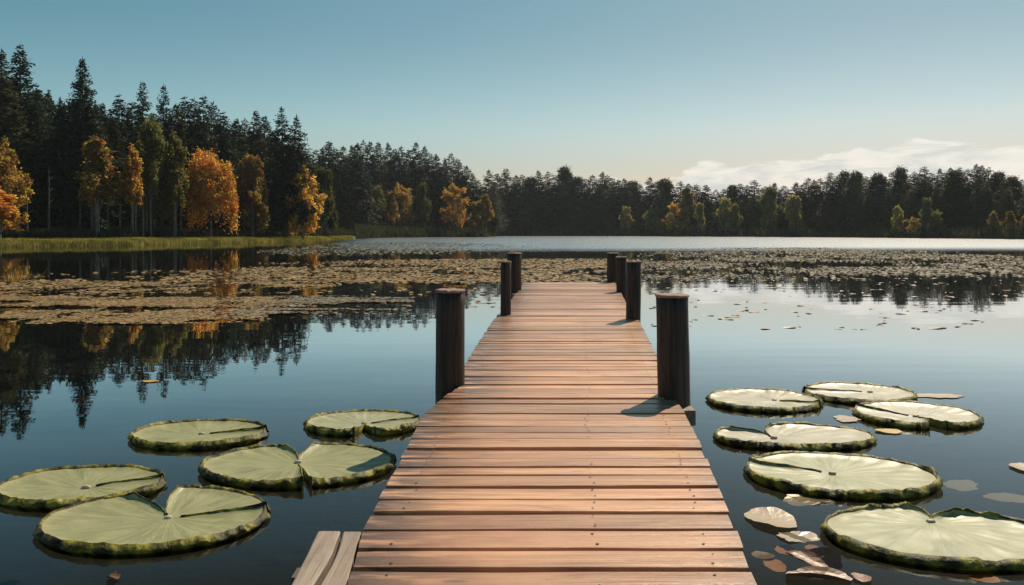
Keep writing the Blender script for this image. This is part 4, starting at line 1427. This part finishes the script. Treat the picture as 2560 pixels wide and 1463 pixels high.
# pale bare stems in the dark of the near wood
V0, F0 = [], []
tube(V0, F0, [(0, 0, 0), (0.05, 0, 3), (-0.03, 0, 7), (0.08, 0, 12), (0.0, 0, 15)], [0.17, 0.14, 0.12, 0.08, 0.03], 7)
for k_ in range(7):
    z_ = 6 + k_ * 1.2
    tube(V0, F0, [(0, 0, z_), (0.5 * (-1) ** k_, 0.3, z_ + 0.6), (1.0 * (-1) ** k_, 0.4, z_ + 0.9)], [0.04, 0.03, 0.012], 4)
stem_me = py_mesh('bare_trunk', V0, F0, M['bark_pale'])
for px, ty, off in ((67, 440, 22), (122, 415, 25), (270, 470, 24), (300, 480, 22), (338, 470, 20), (358, 480, 19), (366, 470, 21), (377, 460, 19), (230, 470, 23), (200, 480, 26), (452, 470, 22), (36, 500, 22), (590, 470, 22), (610, 480, 24), (655, 480, 22)):
    D = dleft(px) + off
    x = (px - 1280) / FPX * D
    rr = math.hypot(x, D)
    zb = float(land_z(rr - float(shore(math.degrees(math.atan2(x, D)))))) - 0.1
    o = bpy.data.objects.new('bare_trunk', stem_me); COL.objects.link(o)
    Ht = (HOR - ty) / FPX * D + CAMZ - zb
    o.location = (x, D, zb); o.scale = (rnd.uniform(0.6, 1.0), 1, Ht / 15.0); o.rotation_euler = (0, rnd.uniform(-.02, .02), rnd.uniform(0, 6))
    tag(o, 'pale bare trunk standing in the dark under the near wood', 'tree trunk', 'pale trunks in the near wood')

# the depth of the woods behind the first rows: one mass
def wood_mass(name, spots, protos, col):
    VV, FF, off = [], [], 0
    for (x, y, zb, sxy, sz, rot, kd) in spots:
        me, _, _ = PR[kd]
        v = np.empty(len(me.vertices) * 3, dtype=np.float32); me.vertices.foreach_get('co', v); v = v.reshape(-1, 3)
        nq = len(v) // 4
        keep = np.arange(nq)[::(1 if name.startswith('near') else 2)]
        v = v.reshape(nq, 4, 3)[keep].reshape(-1, 3)
        c_, s__ = math.cos(rot), math.sin(rot)
        vx = (v[:, 0] * c_ - v[:, 1] * s__) * sxy * 1.1 + x; vy = (v[:, 0] * s__ + v[:, 1] * c_) * sxy * 1.1 + y
        VV.append(np.stack([vx, vy, v[:, 2] * sz + zb], 1)); FF.append(np.arange(len(v)).reshape(-1, 4) + off); off += len(v)
    o = obj(name, mesh_np(name, np.concatenate(VV), [np.concatenate(FF)]), M['needles'])
    o.color = (*col, 1)
    tag(o, kind='stuff')


rnd = random.Random(9)
spots = []
for px in range(-500, 790, 26):
    for row in range(2):
        D = dleft(min(px, 780)) + 46 + row * 12 + rnd.uniform(-4, 4)
        p_ = px + rnd.uniform(-12, 12)
        ty = np.interp(p_, [-500, 0, 200, 400, 560, 680, 790], [170, 180, 250, 285, 300, 335, 395]) + rnd.uniform(0, 36)
        spots.append(((p_ - 1280) / FPX * D, D, 0.8, rnd.uniform(0.9, 1.2), ((HOR - ty) / FPX * D + 0.5) / 24, rnd.uniform(0, 6), rnd.choice(['s1', 's4', 's2'])))
wood_mass('near_wood_interior', spots, PR, DK)
spots = []
for px in range(760, 1230, 16):
    D = 275 + rnd.uniform(0, 14)
    ty = np.interp(px, [760, 900, 1060, 1220], [410, 385, 395, 480]) + rnd.uniform(0, 25)
    spots.append(((px - 1280) / FPX * D, D, 0.8, rnd.uniform(1.2, 1.5), ((HOR - ty) / FPX * D + 0.5) / 24, rnd.uniform(0, 6), rnd.choice(['s1', 's4', 's2'])))
for px in range(1200, 2900, 17):
    a_ = math.atan((px - 1280) / FPX)
    D = float(shore(math.degrees(a_))) * math.cos(a_) + 20 + rnd.uniform(0, 10)
    ty = np.interp(px, [1200, 1400, 1600, 1800, 2000, 2300, 2560], [455, 455, 475, 492, 480, 450, 455]) + rnd.uniform(0, 22)
    spots.append(((px - 1280) / FPX * D, D, 0.8, rnd.uniform(1.0, 1.3) * D / 240, ((HOR - ty) / FPX * D + 0.5) / 24, rnd.uniform(0, 6), rnd.choice(['s1', 's4', 's2'])))
wood_mass('far_wood_interior', spots, PR, DK)

# ------------------------------------------------------------------ grass on the bank
def grass_mesh(n_, a0, a1, d0, d1, h0, h1, seed, ws=1.0):
    rn = np.random.default_rng(seed)
    a_ = rn.uniform(a0, a1, n_)
    d_ = d0 + (d1 - d0) * rn.random(n_) ** 1.3
    r = shore(a_) + d_
    x = r * np.sin(np.radians(a_)); y = r * np.cos(np.radians(a_))
    z = land_z(d_) - 0.03
    clump = fbm(x * 0.25, y * 0.12, seed)
    h = (h0 + (h1 - h0) * rn.random(n_)) * (0.45 + 1.1 * clump)
    w_ = rn.uniform(0.02, 0.05, n_) * 1.6 * ws
    t_ = rn.uniform(0, 6.28, n_)
    bx, by = rn.normal(size=n_) * 0.25 * h, rn.normal(size=n_) * 0.25 * h
    V = np.empty((n_, 3, 3))
    V[:, 0] = np.stack([x - np.cos(t_) * w_, y - np.sin(t_) * w_, z], 1)
    V[:, 1] = np.stack([x + np.cos(t_) * w_, y + np.sin(t_) * w_, z], 1)
    V[:, 2] = np.stack([x + bx, y + by, z + h], 1)
    return mesh_np('grass', V.reshape(-1, 3), [np.arange(n_ * 3).reshape(n_, 3)])


o = obj('bank_grass', grass_mesh(130000, -44, -11.3, -0.8, 22, 0.10, 0.28, 81), M['grass'])
tag(o, kind='stuff')
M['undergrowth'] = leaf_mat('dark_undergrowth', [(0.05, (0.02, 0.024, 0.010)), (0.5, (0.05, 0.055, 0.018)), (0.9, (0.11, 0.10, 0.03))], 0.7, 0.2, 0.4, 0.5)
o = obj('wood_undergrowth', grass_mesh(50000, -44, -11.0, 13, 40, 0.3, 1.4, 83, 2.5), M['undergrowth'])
tag(o, kind='stuff')
M['sedge'] = leaf_mat('bank_sedge', [(0.05, (0.09, 0.085, 0.02)), (0.5, (0.22, 0.19, 0.04)), (0.9, (0.42, 0.34, 0.10))], 0.6, 0.3, 0.5, 0.6)


def sedge_edge(n_, seed):
    rn = np.random.default_rng(seed)
    a_ = rn.uniform(-44, -11.2, n_ * 4)
    d_ = rn.normal(size=n_ * 4) * 1.0 - 0.3 + 2.5 * (fbm(a_ * 1.1, a_ * 0 + 7, seed) - 0.5)
    k_ = fbm(a_ * 3.0, d_ * 0.4, seed + 3) + 0.1 * rn.normal(size=n_ * 4) > 0.53
    a_, d_ = a_[k_][:n_], d_[k_][:n_]
    m_ = len(a_)
    r = shore(a_) + d_
    x = r * np.sin(np.radians(a_)); y = r * np.cos(np.radians(a_))
    z = np.maximum(land_z(d_), -0.05) - 0.03
    h = rn.uniform(0.2, 0.75, m_)
    w_ = rn.uniform(0.025, 0.06, m_)
    t_ = rn.uniform(0, 6.28, m_)
    V = np.empty((m_, 3, 3))
    V[:, 0] = np.stack([x - np.cos(t_) * w_, y - np.sin(t_) * w_, z], 1)
    V[:, 1] = np.stack([x + np.cos(t_) * w_, y + np.sin(t_) * w_, z], 1)
    V[:, 2] = np.stack([x + rn.normal(size=m_) * .2 * h, y + rn.normal(size=m_) * .2 * h, z + h], 1)
    return mesh_np('bank_sedge', V.reshape(-1, 3), [np.arange(m_ * 3).reshape(m_, 3)])


o = obj('bank_sedge', sedge_edge(24000, 84), M['sedge'])
tag(o, kind='stuff')
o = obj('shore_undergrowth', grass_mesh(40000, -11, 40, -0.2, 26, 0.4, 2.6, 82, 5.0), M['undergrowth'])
tag(o, kind='stuff')

# a tuft of orange sedge standing in the mat
rn_ = np.random.default_rng(91)
n_ = 90
q = P(34, 706)
x_ = rn_.normal(size=n_) * 0.22; y_ = rn_.normal(size=n_) * 0.3; h_ = rn_.uniform(0.15, 0.5, n_); a_ = rn_.uniform(0, 6.28, n_)
V = np.empty((n_, 3, 3))
V[:, 0] = np.stack([x_ - np.cos(a_) * 0.012, y_ - np.sin(a_) * 0.012, np.full(n_, -0.05)], 1)
V[:, 1] = np.stack([x_ + np.cos(a_) * 0.012, y_ + np.sin(a_) * 0.012, np.full(n_, -0.05)], 1)
V[:, 2] = np.stack([x_ * 1.6, y_ * 1.4, h_], 1)
o = obj('sedge_tuft', mesh_np('sedge_tuft', V.reshape(-1, 3), [np.arange(n_ * 3).reshape(n_, 3)]), M['leaf_yellow'])
o.location = (q[0], q[1], 0)
tag(o, 'tuft of orange sedge standing in the weed mat at the photo edge', 'sedge')

# ------------------------------------------------------------------ the morning air
hz = bpy.data.meshes.new('haze')
HV, HF = [], []
box_pts(HV, HF, (-470, -470, -3.0), (470, 470, 45.0))
hz.from_pydata(HV, [], HF); hz.update()
m = bpy.data.materials.new('haze'); m.use_nodes = True
t = NT(m.node_tree)
pv = t.n('ShaderNodeVolumePrincipled')
pv.inputs['Color'].default_value = (0.80, 0.90, 0.97, 1)
pv.inputs['Density'].default_value = 0.00013
pv.inputs['Anisotropy'].default_value = 0.35
ou = t.n('ShaderNodeOutputMaterial'); t.l(pv.outputs[0], ou.inputs['Volume'])
tag(obj('haze', hz, m), kind='stuff')
